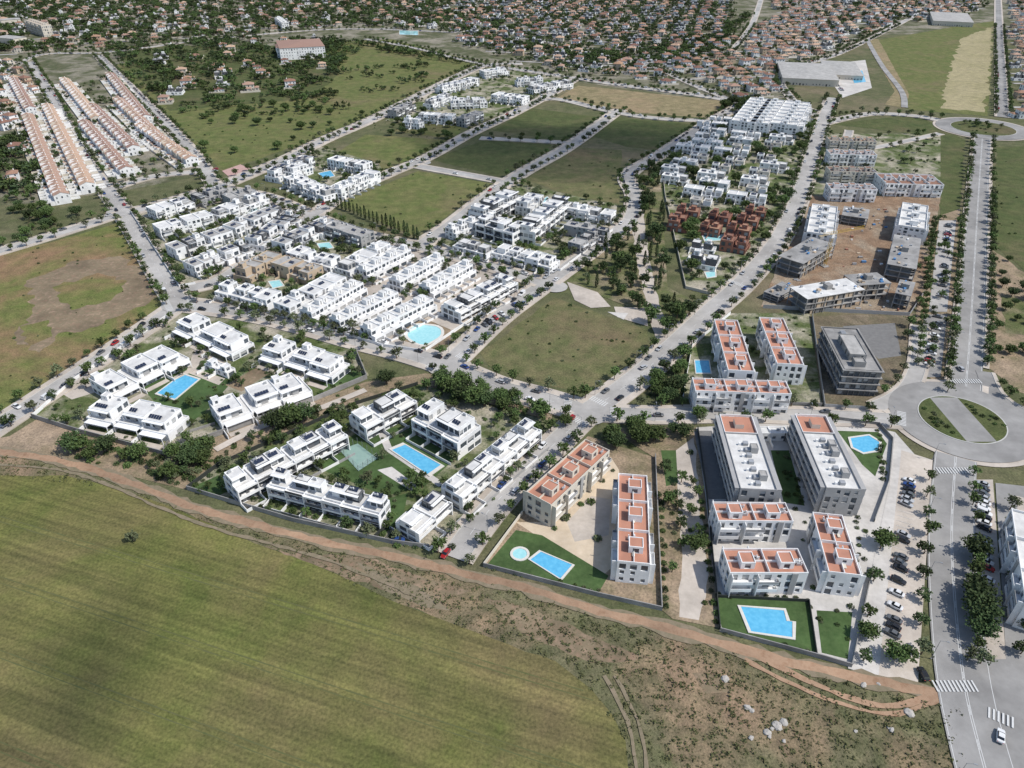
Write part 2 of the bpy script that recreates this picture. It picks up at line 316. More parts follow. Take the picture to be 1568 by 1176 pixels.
# ------------------------------------------------------------------ roads
def smooth(P,step=4.0):
    if len(P)==2: pts=[P[0],P[0],P[1],P[1]]
    else: pts=[P[0]]+P+[P[-1]]
    out=[]
    for i in range(1,len(pts)-2):
        p0,p1,p2,p3=pts[i-1:i+3]; d=math.dist(p1,p2); k=max(1,int(d/step))
        for q in range(k):
            t=q/k
            out.append(tuple(.5*((2*p1[c])+(-p0[c]+p2[c])*t+(2*p0[c]-5*p1[c]+4*p2[c]-p3[c])*t*t+(-p0[c]+3*p1[c]-3*p2[c]+p3[c])*t**3) for c in (0,1)))
    out.append(P[-1]); return out
def normals(P):
    N=[]
    for i in range(len(P)):
        a=P[max(0,i-1)]; b=P[min(len(P)-1,i+1)]; d=math.dist(a,b) or 1
        N.append((-(b[1]-a[1])/d,(b[0]-a[0])/d))
    return N
RD=[
('boulevard',[(1540,1290),(1500,1150),(1475,1040),(1460,900),(1457,800),(1463,700)],13.5,'asphalt_blvd',0,0,0),
('boulevard',[(1478,600),(1486,500),(1492,400),(1498,300),(1504,212)],11.5,'asphalt_blvd',2.4,8,0),
('street',[(1400,645),(1300,640),(1200,636),(1100,634),(1000,636),(900,632)],7.5,'asphalt',2.4,8,.1),
('street',[(900,632),(830,611),(760,592),(685,560)],8.5,'asphalt',3.6,6,.35),
('street',[(685,560),(620,540),(540,520),(460,498),(380,480),(275,466)],8.5,'asphalt',3.6,6,.35),
('street',[(275,466),(205,515),(120,572),(50,618),(-60,690)],8,'asphalt',3,6.5,.3),
('street',[(275,466),(240,410),(205,350),(178,310),(140,260),(110,210),(80,150),(45,95)],8.5,'asphalt',3,6.5,.3),
('street',[(900,632),(850,680),(790,738),(740,793),(695,855)],8,'asphalt',2.4,7,.35),
('avenue',[(900,632),(960,590),(1020,540),(1090,475),(1140,430),(1190,370),(1220,310),(1240,250),(1258,190),(1275,150)],9.5,'asphalt',3,7,.25),
('street',[(685,560),(760,490),(820,445),(880,402),(940,358),(966,335),(972,300),(962,268),(1010,238),(1070,198),(1130,163)],8.5,'asphalt',3,7,.35),
('avenue',[(-120,420),(0,385),(90,358),(185,328)],8,'asphalt',3,7,.1),
('avenue',[(185,328),(240,315),(330,288),(390,264),(440,243),(500,213),(570,183),(640,148),(700,118),(745,100),(800,98)],8.5,'asphalt',4,7.5,.15),
('street',[(330,288),(400,300),(450,318),(530,352),(640,378),(730,402),(850,440)],7.5,'asphalt',3,6.5,.3),
('street',[(300,440),(345,425),(420,370),(480,330),(530,296),(600,264),(655,241),(720,205),(790,172),(850,140),(885,118)],8,'asphalt',3,7.5,.2),
('street',[(640,378),(690,345),(745,302),(800,265),(870,225),(935,178),(950,168)],8.5,'asphalt',3,8.5,.1),
('street',[(640,255),(700,266),(778,280)],7,'asphalt',2.4,0,.1),
('street',[(735,212),(850,218),(890,222)],6,'asphalt',2,10,.1),
('street',[(745,100),(800,108),(880,120),(960,132),(1060,145),(1140,158),(1260,178)],8,'asphalt',3,7.5,.3),
('street',[(800,162),(850,152),(940,172),(1010,182),(1100,186)],7,'asphalt',2.4,9,.1),
('street',[(330,288),(300,240),(255,190),(215,150),(150,85)],7.5,'asphalt',2.4,8,.4),
('street',[(170,290),(240,270),(330,262)],7,'asphalt',2,7,.3),
('street',[(1258,190),(1330,175),(1400,178),(1440,185)],8,'asphalt',2.4,8,.1),
('avenue',[(1535,180),(1533,120),(1530,60),(1528,0),(1526,-40)],9,'asphalt_blvd',2.4,7,.2),
('avenue',[(1565,200),(1700,215),(1900,240)],9,'asphalt_blvd',2.4,8,.1),
('street',[(1300,200),(1310,230),(1440,205)],5,'asphalt',1.5,0,.0),
('street',[(1120,80),(1150,40),(1165,0),(1175,-40)],7,'asphalt',2,8,.1),
('street',[(1130,158),(1060,130),(980,95),(900,80),(820,60)],6,'asphalt',1.5,8,.1),
('street',[(1245,170),(1210,150),(1200,110),(1290,80),(1400,25)],6.5,'asphalt',1.5,8,.1),
('street',[(560,60),(640,75),(700,90),(745,100)],6,'asphalt',1.5,8,.1),
('street',[(0,120),(60,85),(170,80),(330,60),(520,45),(700,50)],6,'asphalt',1.5,9,.1),
('footway',[(560,598),(480,630),(400,655),(330,690)],3.2,'pavement',0,0,0),
('channel',[(1328,62),(1350,100),(1380,140),(1385,165)],6,'concrete',0,0,0),
('exit_road',[(1505,570),(1540,620),(1700,690)],6,'asphalt_blvd',1.5,9,0),
('exit_road',[(1340,625),(1385,600),(1405,560),(1408,500)],6,'asphalt',1.5,9,0),
]
ROADS=[];pts_all=[];hw_all=[];id_all=[]
for i,r in enumerate(RD):
    P=smooth(W(r[1]),4.0); ROADS.append(P)
    for p in P: pts_all.append(p); hw_all.append(r[2]/2); id_all.append(i)
RB=[(G(1472,643),26.0,15.5),(G(1505,197),38.0,26.0)]
for c,ro,ri in RB:
    for k in range(60):
        a=k*math.tau/60; rr=(ro+ri)/2
        pts_all.append((c[0]+rr*math.cos(a),c[1]+rr*math.sin(a))); hw_all.append((ro-ri)/2); id_all.append(900)
PA=np.array(pts_all); HWA=np.array(hw_all); IDA=np.array(id_all)
def onroad(x,y,mg=0,skip=None):
    d=np.hypot(PA[:,0]-x,PA[:,1]-y)-HWA-mg
    if skip is not None: d=np.where(IDA==skip,9e9,d)
    return d.min()<0
def ribbon(m,P,off0,off1,z,mat,N=None):
    N=N or normals(P); k=len(m.v)
    for p,n in zip(P,N):
        m.v.append((p[0]+n[0]*off0,p[1]+n[1]*off0,z)); m.v.append((p[0]+n[0]*off1,p[1]+n[1]*off1,z))
    i=m.mi(mat)
    for j in range(len(P)-1):
        m.f.append((k+2*j,k+2*j+1,k+2*j+3,k+2*j+2)); m.m.append(i)
BLD=[]
def inbuild(x,y,mg=1.0):
    for cx,cy,ca,sa,l,w in BLD:
        dx=x-cx; dy=y-cy
        if abs(dx)>60+mg or abs(dy)>60+mg: continue
        if abs(dx*ca+dy*sa)<l+mg and abs(-dx*sa+dy*ca)<w+mg: return True
    return False
ZR=.32; ZJ=.475
mk=MB(); pv=MB()
for i,(r,P) in enumerate(zip(RD,ROADS)):
    nm,_,w,mat,pw,ts,cp=r; N=normals(P); z=ZR+i*.004
    m=MB(); ribbon(m,P,-w/2,w/2,z,mat,N)
    m.obj(nm)
    if pw:
        for sgn in (-1,1):
            for j in range(len(P)-1):
                a,b=P[j],P[j+1]; na,nb=N[j],N[j+1]
                mx=(a[0]+b[0])/2+na[0]*sgn*(w/2+.4); my=(a[1]+b[1])/2+na[1]*sgn*(w/2+.4)
                if onroad(mx,my,.2,i): continue
                q=[]
                for p,n in ((a,na),(b,nb)):
                    for o in (w/2,w/2+.2,w/2+pw): q.append((p[0]+n[0]*sgn*o,p[1]+n[1]*sgn*o))
                zt=z+.13
                pv.face([(*q[0],zt),(*q[1],zt),(*q[4],zt),(*q[3],zt)],'kerb_stone')
                pv.face([(*q[0],z),(*q[0],zt),(*q[3],zt),(*q[3],z)],'kerb_stone')
                pv.face([(*q[1],zt),(*q[2],zt),(*q[5],zt),(*q[4],zt)],'pavement')
                pv.face([(*q[2],zt),(*q[2],0),(*q[5],0),(*q[5],zt)],'pavement')
    if w>7 and nm!='channel':
        for j in range(1,len(P)-2,2):
            if onroad(P[j][0],P[j][1],1,i): continue
            a,b=P[j],P[j+1]; n=N[j]; zz=z+.006
            c=(a[0]+(b[0]-a[0])*.6,a[1]+(b[1]-a[1])*.6)
            h=.07
            mk.face([(a[0]-n[0]*h,a[1]-n[1]*h,zz),(a[0]+n[0]*h,a[1]+n[1]*h,zz),(c[0]+n[0]*h,c[1]+n[1]*h,zz),(c[0]-n[0]*h,c[1]-n[1]*h,zz)],'road_paint')
    if 'boulevard' in nm:
        for o in (-w/2+.5,w/2-.5,-.25,.25):
            ribbon(mk,P,o-.07,o+.07,z+.007,'road_paint',N)
pv.obj('pavement')
def disc(c,r,z,mat,name,ri=0,n=48,sy=1):
    m=MB()
    if ri==0: m.face([(c[0]+r*math.cos(k*math.tau/n),c[1]+r*math.sin(k*math.tau/n)*sy,z) for k in range(n)],mat)
    else:
        for k in range(n):
            a,b=k*math.tau/n,(k+1)*math.tau/n
            m.face([(c[0]+q*math.cos(t),c[1]+q*math.sin(t),z) for q,t in ((ri,a),(r,a),(r,b),(ri,b))],mat)
    return m.obj(name)
for p,r in (((900,632),8.5),((685,560),9),((275,466),8.5),((185,325),9),((330,288),7),((640,378),7.5),((480,331),6),((648,250),6),((745,101),7),((1258,188),7.5),((850,440),6.5),((300,440),5)):
    disc(G(*p),r,ZJ,'asphalt','junction')
for c,ro,ri in RB:
    disc(c,ro,ZJ+.01,'asphalt_blvd','roundabout_road',ri-.5,64)
    disc(c,ro+2.2,.30,'pavement','roundabout_pavement',ro-1,64)
    m=MB(); n=64; za,zb=ZJ+.01,ZJ+.15
    for k in range(n):
        a,b=k*math.tau/n,(k+1)*math.tau/n
        for q0,q1,z0,z1,mt in ((ri,ri,za,zb,'kerb_stone'),(ri,ri-.4,zb,zb,'kerb_stone')):
            m.face([(c[0]+q0*math.cos(a),c[1]+q0*math.sin(a),z0),(c[0]+q1*math.cos(a),c[1]+q1*math.sin(a),z1),(c[0]+q1*math.cos(b),c[1]+q1*math.sin(b),z1),(c[0]+q0*math.cos(b),c[1]+q0*math.sin(b),z0)],mt)
    m.face([(c[0]+(ri-.4)*math.cos(k*math.tau/n),c[1]+(ri-.4)*math.sin(k*math.tau/n),zb-.005) for k in range(n)],'dark_or_shaded_field')
    m.obj('roundabout_island')
c=RB[0][0]
m=MB(); m.face([(c[0]-5.5,c[1]-14.2,ZJ+.152),(c[0]+5.5,c[1]-14.2,ZJ+.152),(c[0]+5.5,c[1]+14.2,ZJ+.152),(c[0]-5.5,c[1]+14.2,ZJ+.152)],'asphalt_blvd'); m.obj('roundabout_path')
def track(name,px,w,mat,jit=.5,z=None,off=0,world=None):
    P=world or smooth(W(px),3.0); N=normals(P); m=MB(); ZI[0]+=.0025; z=z or ZI[0]
    for p,n in zip(P,N):
        a=w/2+U(-jit,jit)-off; b=w/2+U(-jit,jit)+off
        m.v.append((p[0]-n[0]*a,p[1]-n[1]*a,z)); m.v.append((p[0]+n[0]*b,p[1]+n[1]*b,z))
    i=m.mi(mat)
    for j in range(len(P)-1): m.f.append((2*j,2*j+1,2*j+3,2*j+2)); m.m.append(i)
    m.obj(name)
DT=[(-150,665),(0,692),(100,708),(200,740),(300,778),(400,806),(500,832),(600,852),(700,876),(800,900),(900,931),(1000,957),(1100,985),(1200,1012),(1300,1036),(1380,1052),(1450,1068)]
track('dirt_track_verge',DT,4.6,'track_faint',.9)
track('dirt_track',DT,2.7,'dirt_track',.5)
track('dirt_track',[(1150,1000),(1230,1040),(1310,1072),(1370,1082),(1430,1066)],1.6,'dirt_track',.3)
track('dirt_track',[(1140,1010),(1220,1052),(1310,1085),(1375,1093),(1440,1070)],1.2,'dirt_track',.3)
for o in (0,16):
    track('wheel_track',[(925+o,1035),(950+o,1080),(968+o,1130),(975+o,1200),(975+o,1280)],.9,'track_faint',.25)
track('wheel_track',[(-100,712),(100,722),(300,800),(500,858),(640,915)],1.0,'track_faint',.4)
# tractor wheelings in the crop, parallel to its long edge
CF=W([(-400,650),(-150,708),(0,736),(100,738),(260,785),(390,842),(540,900),(680,960),(850,1022),(905,1065),(950,1135),(955,1176),(960,1280),(-480,1280)])
ux,uy=math.cos(FANG),math.sin(FANG); base=G(0,736); m=MB()
zt=.2805-.0
for k in range(0,8):
    for o in (-.9,.9):
        d=-(14+k*19)+o; run=[]
        for s in range(-60,420,3):
            x=base[0]+ux*s-uy*d; y=base[1]+uy*s+ux*d
            if inpoly(x,y,CF): run.append((x,y))
        for j in range(len(run)-1):
            (xa,ya),(xb,yb)=run[j],run[j+1]
            if math.dist(run[j],run[j+1])>4 : continue
            h1=.16*U(.5,1.3)
            m.face([(xa-uy*h1,ya+ux*h1,.024),(xa+uy*h1,ya-ux*h1,.024),(xb+uy*h1,yb-ux*h1,.024),(xb-uy*h1,yb+ux*h1,.024)],'crop_wheeling')
m.obj('tractor_wheelings',(0,0,.006))
def zebra(a,b,ln=3.2,z=None):
    z=z or ZJ+.02
    A=G(*a);B=G(*b); d=math.dist(A,B); ux,uy=(B[0]-A[0])/d,(B[1]-A[1])/d; nx,ny=-uy*ln/2,ux*ln/2
    k=int(d/1.0)
    for i in range(k):
        x0,y0=A[0]+ux*i,A[1]+uy*i; x1,y1=x0+ux*.45,y0+uy*.45
        mk.face([(x0-nx,y0-ny,z),(x1-nx,y1-ny,z),(x1+nx,y1+ny,z),(x0+nx,y0+ny,z)],'road_paint')
for a,b in (((875,640),(900,655)),((905,610),(930,622)),((870,615),(868,633)),((940,625),(940,643)),((1062,626),(1062,642)),((1435,722),(1490,722)),((1430,1052),(1498,1052)),((1512,1092),(1560,1112)),((655,560),(680,575)),((700,545),(722,555)),((250,455),(262,478)),((290,458),(300,478)),((1455,585),(1505,585)),((620,370),(625,385)),((1115,430),(1150,445)),((1380,632),(1380,655))):
    zebra(a,b)
def bays(a,b,ln,sp=2.6,z=.29):
    A=G(*a);B=G(*b); d=math.dist(A,B); ux,uy=(B[0]-A[0])/d,(B[1]-A[1])/d; nx,ny=-uy*ln/2,ux*ln/2
    for i in range(int(d/sp)):
        x,y=A[0]+ux*i*sp,A[1]+uy*i*sp
        mk.face([(x-nx,y-ny,z),(x+ux*.1-nx,y+uy*.1-ny,z),(x+ux*.1+nx,y+uy*.1+ny,z),(x+nx,y+ny,z)],'road_paint')
bays((1392,735),(1362,1000),4.8); bays((1504,740),(1510,900),4.8); bays((1452,345),(1438,470),4.8); bays((1436,485),(1420,575),4.8)
mk.obj('road_markings')
# ------------------------------------------------------------------ buildings
def wall(m,a,b,z0,z1,fl,wm,bay=3.2,wr=.5,gm='window_glass',tall=.5,skip=.12):
    dx,dy=b[0]-a[0],b[1]-a[1]; L=math.hypot(dx,dy)
    if L<.05: return
    ux,uy=dx/L,dy/L; ix,iy=-uy*.28,ux*.28
    n=int(round(L/bay)) if L>1.8 and wr>0 else 0
    def P(s,z,i=0): return (a[0]+ux*s+ix*i,a[1]+uy*s+iy*i,z)
    if n<1:
        m.face([P(0,z0),P(L,z0),P(L,z1),P(0,z1)],wm); return
    fh=(z1-z0-.35)/fl; cw=L/n
    m.face([P(0,z1-.35),P(L,z1-.35),P(L,z1),P(0,z1)],wm)
    for f in range(fl):
        zb=z0+f*fh; zt=zb+fh
        for k in range(n):
            s0=k*cw; s1=s0+cw; r=R()
            if r<skip: m.face([P(s0,zb),P(s1,zb),P(s1,zt),P(s0,zt)],wm); continue
            ww=cw*wr*(1.25 if r>1-tall else .8); ww=min(ww,cw*.86); c=(s0+s1)/2
            wa,wb=c-ww/2,c+ww/2; za=zb+(.15 if r>1-tall else .95); zc=zb+min(fh-.35,2.4)
            m.face([P(s0,zb),P(wa,zb),P(wa,zt),P(s0,zt)],wm); m.face([P(wb,zb),P(s1,zb),P(s1,zt),P(wb,zt)],wm)
            m.face([P(wa,zb),P(wb,zb),P(wb,za),P(wa,za)],wm); m.face([P(wa,zc),P(wb,zc),P(wb,zt),P(wa,zt)],wm)
            m.face([P(wa,za),P(wb,za),P(wb,za,1),P(wa,za,1)],wm); m.face([P(wa,zc),P(wb,zc),P(wb,zc,1),P(wa,zc,1)],wm)
            m.face([P(wa,za),P(wa,zc),P(wa,zc,1),P(wa,za,1)],wm); m.face([P(wb,za),P(wb,zc),P(wb,zc,1),P(wb,za,1)],wm)
            q=R()
            zs=zc-(zc-za)*(0 if q<.55 else U(.3,1))
            m.face([P(wa,za,1),P(wb,za,1),P(wb,zs,1),P(wa,zs,1)],gm)
            if zs<zc: m.face([P(wa,zs,1),P(wb,zs,1),P(wb,zc,1),P(wa,zc,1)],'shutter')
def volume(m,x0,x1,y0,y1,z0,z1,wm,rm,fl=1,par=.5,bay=3.2,wr=.5,sides='fblr',tall=.5,skip=.12):
    c=[(x0,y0),(x1,y0),(x1,y1),(x0,y1)]
    for k,s in enumerate('frbl'):
        wall(m,c[k],c[(k+1)%4],z0,z1,fl,wm,bay,wr if s in sides else 0,tall=tall,skip=skip)
    t=.22; zi=z1-par
    i=[(x0+t,y0+t),(x1-t,y0+t),(x1-t,y1-t),(x0+t,y1-t)]
    for k in range(4):
        j=(k+1)%4
        m.face([(*c[k],z1),(*c[j],z1),(*i[j],z1),(*i[k],z1)],wm)
        m.face([(*i[k],z1),(*i[j],z1),(*i[j],zi),(*i[k],zi)],wm)
    m.face([(*p,zi) for p in i],rm)
def balcony(m,x0,x1,y,z,d,mat='white_plaster',sg=-1,ph=1.0,slab='white_plaster'):
    ya,yb=(y-d,y) if sg<0 else (y,y+d)
    m.box(x0,x1,ya,yb,z-.2,z,slab)
    e=.1
    if sg<0: m.box(x0,x1,ya,ya+e,z+.002,z+ph,mat)
    else: m.box(x0,x1,yb-e,yb,z+.002,z+ph,mat)
    m.box(x0,x0+e,ya+e,yb-e,z+.002,z+ph,mat); m.box(x1-e,x1,ya+e,yb-e,z+.002,z+ph,mat)
def solar(m,x,y,z,n=3):
    for k in range(n):
        xx=x+k*1.1
        m.face([(xx,y,z+.25),(xx+1,y,z+.25),(xx+1,y+1.5,z+.9),(xx,y+1.5,z+.9)],'solar_panel')
        m.box(xx+.1,xx+.2,y+1.35,y+1.45,z,z+.8,'hvac_metal'); m.box(xx+.8,xx+.9,y+1.35,y+1.45,z,z+.8,'hvac_metal')
def hvac(m,x,y,z):
    m.box(x,x+1.0,y,y+.5,z+.1,z+.9,'hvac_metal'); m.box(x+1.2,x+1.5,y+.1,y+.4,z,z+1.2,'white_plaster')
def st_modern(m,L,Wd,h,fl=3,unit=8,wm='white_plaster',acc='dark_panel',rm='roof_light',pent=.5,sol=.25,balc=.6,terr=.6,accp=.4,stag=.9):
    n=max(1,round(L/unit)); u=L/n; fh=h/fl
    for i in range(n):
        x0=-L/2+i*u; x1=x0+u; y0=-Wd/2+U(0,stag)+(i%2)*.4; y1=Wd/2-U(0,stag)
        tr=fl>1 and R()<terr; hz=h-fh if tr else h-U(0,.25)
        volume(m,x0,x1,y0,y1,0,hz,wm,rm,fl-1 if tr else fl,par=.7 if tr else .45)
        zt=hz-.45
        if tr:
            w2=wm if R()>accp else acc
            xa,xb=(x0+.02,x0+u*.72) if R()<.5 else (x0+u*.28,x1-.02)
            ya,yb=y0+(y1-y0)*.28,y1-(y1-y0)*U(.0,.15)-.03
            volume(m,xa,xb,ya,yb,hz-.7,h,w2,rm,1,par=.35,tall=.8); zt=h-.35
            cx,cy=(xa+xb)/2,(ya+yb)/2
            if R()<.4:
                for q in range(5): m.box(xa+.3+q*.8,xa+.42+q*.8,y0+.3,ya,h-.45,h-.3,'white_plaster')
                m.box(xa+.2,xb-.2,y0+.3,y0+.45,h-.6,h-.45,'white_plaster')
        else: cx,cy=(x0+x1)/2,(y0+y1)/2
        if R()<pent:
            px=cx+U(-1,1); py=cy+U(-.8,.8)
            volume(m,px-1.4,px+1.4,py-1.6,py+1.6,zt,zt+2.4,wm,rm,1,par=.2,wr=.4,bay=2.8)
        elif R()<sol*2: solar(m,cx-1.6,cy-.7,zt,3)
        if R()<.6: hvac(m,cx+U(-2.5,1),y1-2.2,zt)
        if R()<balc:
            for f in range(1,fl if not tr else fl-1):
                balcony(m,x0+u*.15,x0+u*.8,y0,f*fh,1.4,mat='white_plaster' if R()<.6 else acc)
                balcony(m,x0+u*.2,x0+u*.7,y1,f*fh,1.2,sg=1)
        m.box(x0-.12,x0+.12,y0-1.8,y0-.003,0,min(h-fh,fh)+.3 if fl>1 else 2,wm)
        m.box(x0-.1,x0+.1,y0-4.5,y0-1.803,0,1.3,wm)
        if R()<accp and u>4: m.box(x0+u*.82,x0+u*.97,y0-.22,y0-.003,0,hz-.1,acc)
def st_slab(m,L,Wd,h,fl=3,unit=7.4):
    n=max(2,round(L/unit)); u=L/n; fh=h/fl; hz=h-fh; yf=-Wd/2+1.5; yb=Wd/2-1.1
    for i in range(n):
        x0=-L/2+i*u; x1=x0+u
        volume(m,x0,x1,yf,yb,0,hz+.7,'white_plaster','roof_light',fl-1,par=.7,bay=u/2,wr=.7,tall=.9,skip=.03)
        m.box(x0+.2,x0+u*.16,yf-.12,yf-.003,.1,hz,'dark_panel'); m.box(x1-u*.16,x1-.2,yf-.12,yf-.003,.1,hz,'dark_panel')
        m.box(x0+u*.42,x0+u*.58,yf-.1,yf-.003,.1,hz,'dark_panel'); m.box(x0+u*.4,x0+u*.75,yb+.003,yb+.12,.1,hz+.2,'dark_panel' if i%2 else 'white_plaster')
        m.box(x0-.16,x0+.16,-Wd/2,yf-.125,0,hz+.75,'white_plaster'); m.box(x0-.14,x0+.14,yb+.003,Wd/2,0,hz+.4,'white_plaster')
        for f in range(1,fl):
            m.box(x0+.165,x1-.165,-Wd/2+.05,yf-.125,f*fh-.22,f*fh,'white_plaster')
            m.box(x0+.165,x1-.165,-Wd/2+.05,-Wd/2+.16,f*fh+.003,f*fh+(.95 if (i+f)%2 else .5),'white_plaster' if (i+f)%3 else 'dark_panel')
            m.box(x0+.165,x0+u*.6,yb+.123,Wd/2-.05,f*fh-.2,f*fh,'white_plaster'); m.box(x0+.165,x0+u*.6,Wd/2-.16,Wd/2-.05,f*fh+.003,f*fh+.95,'white_plaster')
        xa,xb=(x0+.03,x0+u*.72) if i%2==0 else (x0+u*.28,x1-.03)
        w2='dark_panel' if i%3==1 else 'white_plaster'
        volume(m,xa,xb,yf+2.3,yb-.8,hz+.0,h+.25,w2,'roof_light',1,par=.3,bay=2.4,wr=.75,tall=.9)
        m.box(xa-.2 if i%2 else xa,xb+.2 if not i%2 else xb,yf+1.2,yf+2.29,h-.1,h+.12,'white_plaster')
        if R()<.55: solar(m,xa+.6,yf+3.6,h-.05,3)
        if R()<.7: hvac(m,xa+.8,yb-2.2,h-.05)
        m.box(x0-.1,x0+.1,-Wd/2-3.6,-Wd/2-.003,0,1.5,'white_plaster')
        m.box(x0+.1,x1-.1,-Wd/2-3.6,-Wd/2-3.45,0,1.3,'grey_plaster' if i%2 else 'white_plaster')
        m.box(x0-.1,x0+.1,Wd/2+.003,Wd/2+3,0,1.5,'white_plaster')
    m.box(L/2-.16,L/2+.16,-Wd/2,yf-.125,0,hz+.75,'white_plaster')
def st_villa(m,L,Wd,h):
    n=max(2,round(L/13)); u=L/n; f1=3.2
    for i in range(n):
        x0=-L/2+i*u; x1=x0+u; o=(i%2)*1.3
        y0=-Wd/2+o; y1=Wd/2-1.2+o*.6
        volume(m,x0,x1,y0,y1,0,f1+.6,'white_plaster','roof_light',1,par=.6,bay=3.6,wr=.62,tall=.9)
        xa,xb=(x0+.03,x0+u*.78) if i%2==0 else (x0+u*.2,x1-.03)
        volume(m,xa,xb,y0+2.4,y1-.03,f1,h+.1,'white_plaster','roof_light',1,par=.45,bay=3.6,wr=.55,tall=.7)
        m.box(xa+.3,xb-.3,y0+1.2,y0+2.39,h-.45,h-.2,'white_plaster')
        m.box(xa+.3,xa+.55,y0+1.2,y0+1.5,f1+.1,h-.452,'white_plaster')
        m.box(x0+u*.4,x0+u*.62,y0+2.25,y0+2.395,f1+.1,h-.46,'grey_plaster')
        if R()<.8: solar(m,xa+1.2,y0+4,h-.35,random.choice([3,4,5]))
        hvac(m,xb-2.6,y1-2.2,h-.35)
        if R()<.35: volume(m,xa+.8,xa+3.6,y1-3.6,y1-.8,h-.35,h+1.9,'white_plaster','roof_light',1,par=.2,wr=.3,bay=2.8)
        m.box(x0+1,x1-1,y0-2.4,y0-.003,f1-.25,f1,'white_plaster')
        m.box(x0+1,x0+1.25,y0-2.4,y0-2.15,0,f1-.252,'white_plaster'); m.box(x1-1.25,x1-1,y0-2.4,y0-2.15,0,f1-.252,'white_plaster')
        m.box(x0-.12,x0+.12,y0-6,y0-.003,0,1.7,'white_plaster')
        m.box(x0+1,x1-1,y0-5,y0-2.41,0,.33,'pavement')
def st_rowhouse(m,L,Wd,h,fl=2,unit=5.6,wm='white_plaster',rm='roof_light',dark='grey_plaster'):
    n=max(2,round(L/unit)); u=L/n
    for i in range(n):
        x0=-L/2+i*u; x1=x0+u; y0=-Wd/2; y1=Wd/2
        volume(m,x0,x1,y0+2.2,y1-1.6,0,h,wm,rm,fl,par=.45,bay=u/2,wr=.62,tall=.7,skip=.04)
        volume(m,x0,x1,y0,y0+2.19,0,3.9,wm,rm,1,par=.95,bay=u,wr=.6,sides='f',tall=.9,skip=0)
        volume(m,x0,x1,y1-1.59,y1,0,3.3,wm,rm,1,par=.3,bay=u,wr=.4,sides='b')
        xs=x0+(.25 if i%2==0 else u-2.65)
        m.box(xs,xs+2.4,-1.2,2.0,h-.45,h+1.9,wm,rm)
        m.box(xs+.8,xs+1.6,-1.24,-1.205,h-.4,h+1.5,dark)
        m.box(x0-.1,x0+.1,y0+2.3,-1.3,h-.1,h+.35,wm)
        m.box(x0-.1,x0+.1,y0-4.2,y0-.003,0,1.6,wm); m.box(x0+.1,x1-1.4,y0-4.2,y0-4.05,0,1.4,wm)
        m.box(x0-.1,x0+.1,y1+.003,y1+3,0,1.6,wm)
        if R()<.3: hvac(m,x0+1.5,2.6 if Wd>9 else 1.2,h-.45)
def st_apart(m,L,Wd,h,fl=3,wm='white_plaster',rm='roof_terracotta',acc='grey_plaster',boxes=2,balc=True,unit=6.5,sides='fblr'):
    volume(m,-L/2,L/2,-Wd/2,Wd/2,0,h,wm,rm,fl,par=.8,bay=3.0,wr=.5)
    fh=(h-.35)/fl; n=max(1,int(L/unit)); u=L/n
    for sg,y in ((-1,-Wd/2),(1,Wd/2)):
        for i in range(n):
            x0=-L/2+i*u
            if balc and (i%3!=2):
                for f in range(1,fl):
                    balcony(m,x0+.8,x0+u-.8,y+(.003 if sg>0 else -.003),f*fh,1.5,sg=sg,mat=wm if (i+f)%3 else acc)
                m.box(x0+.6,x0+.8,*((y-1.5,y-.003) if sg<0 else (y+.003,y+1.5)),0,h-.6,wm)
            elif not balc or i%3==2:
                m.box(x0+u*.4,x0+u*.62,*((y-.3,y-.003) if sg<0 else (y+.003,y+.3)),0,h-.3,acc)
    zt=h-.8
    nb=boxes
    for i in range(nb):
        cx=-L/2+L*(i+.5)/nb; w=min(Wd*.32,2.6)
        volume(m,cx-2.0,cx+2.0,-w,w*.6,zt,zt+2.7,wm,rm,1,par=.25,wr=.35,bay=3)
        m.box(cx-L/nb/2+.02,cx-L/nb/2+.22,-Wd/2+.3,Wd/2-.3,zt,zt+1.1,wm)
        for q in range(3): hvac(m,cx+U(2.2,3.4),U(-Wd*.35,Wd*.25),zt)
        if R()<.7:
            a=cx-U(2.6,4); b=U(-Wd*.3,Wd*.1); m.box(a,a+1.6,b,b+.8,zt+.35,zt+.42,'cream_plaster'); m.box(a+.1,a+.2,b+.1,b+.2,zt,zt+.35,'pole_metal'); m.box(a+1.4,a+1.5,b+.6,b+.7,zt,zt+.35,'pole_metal')
    m.box(-L/2+.4,L/2-.4,-.1,.1,zt+.004,zt+.8,wm)
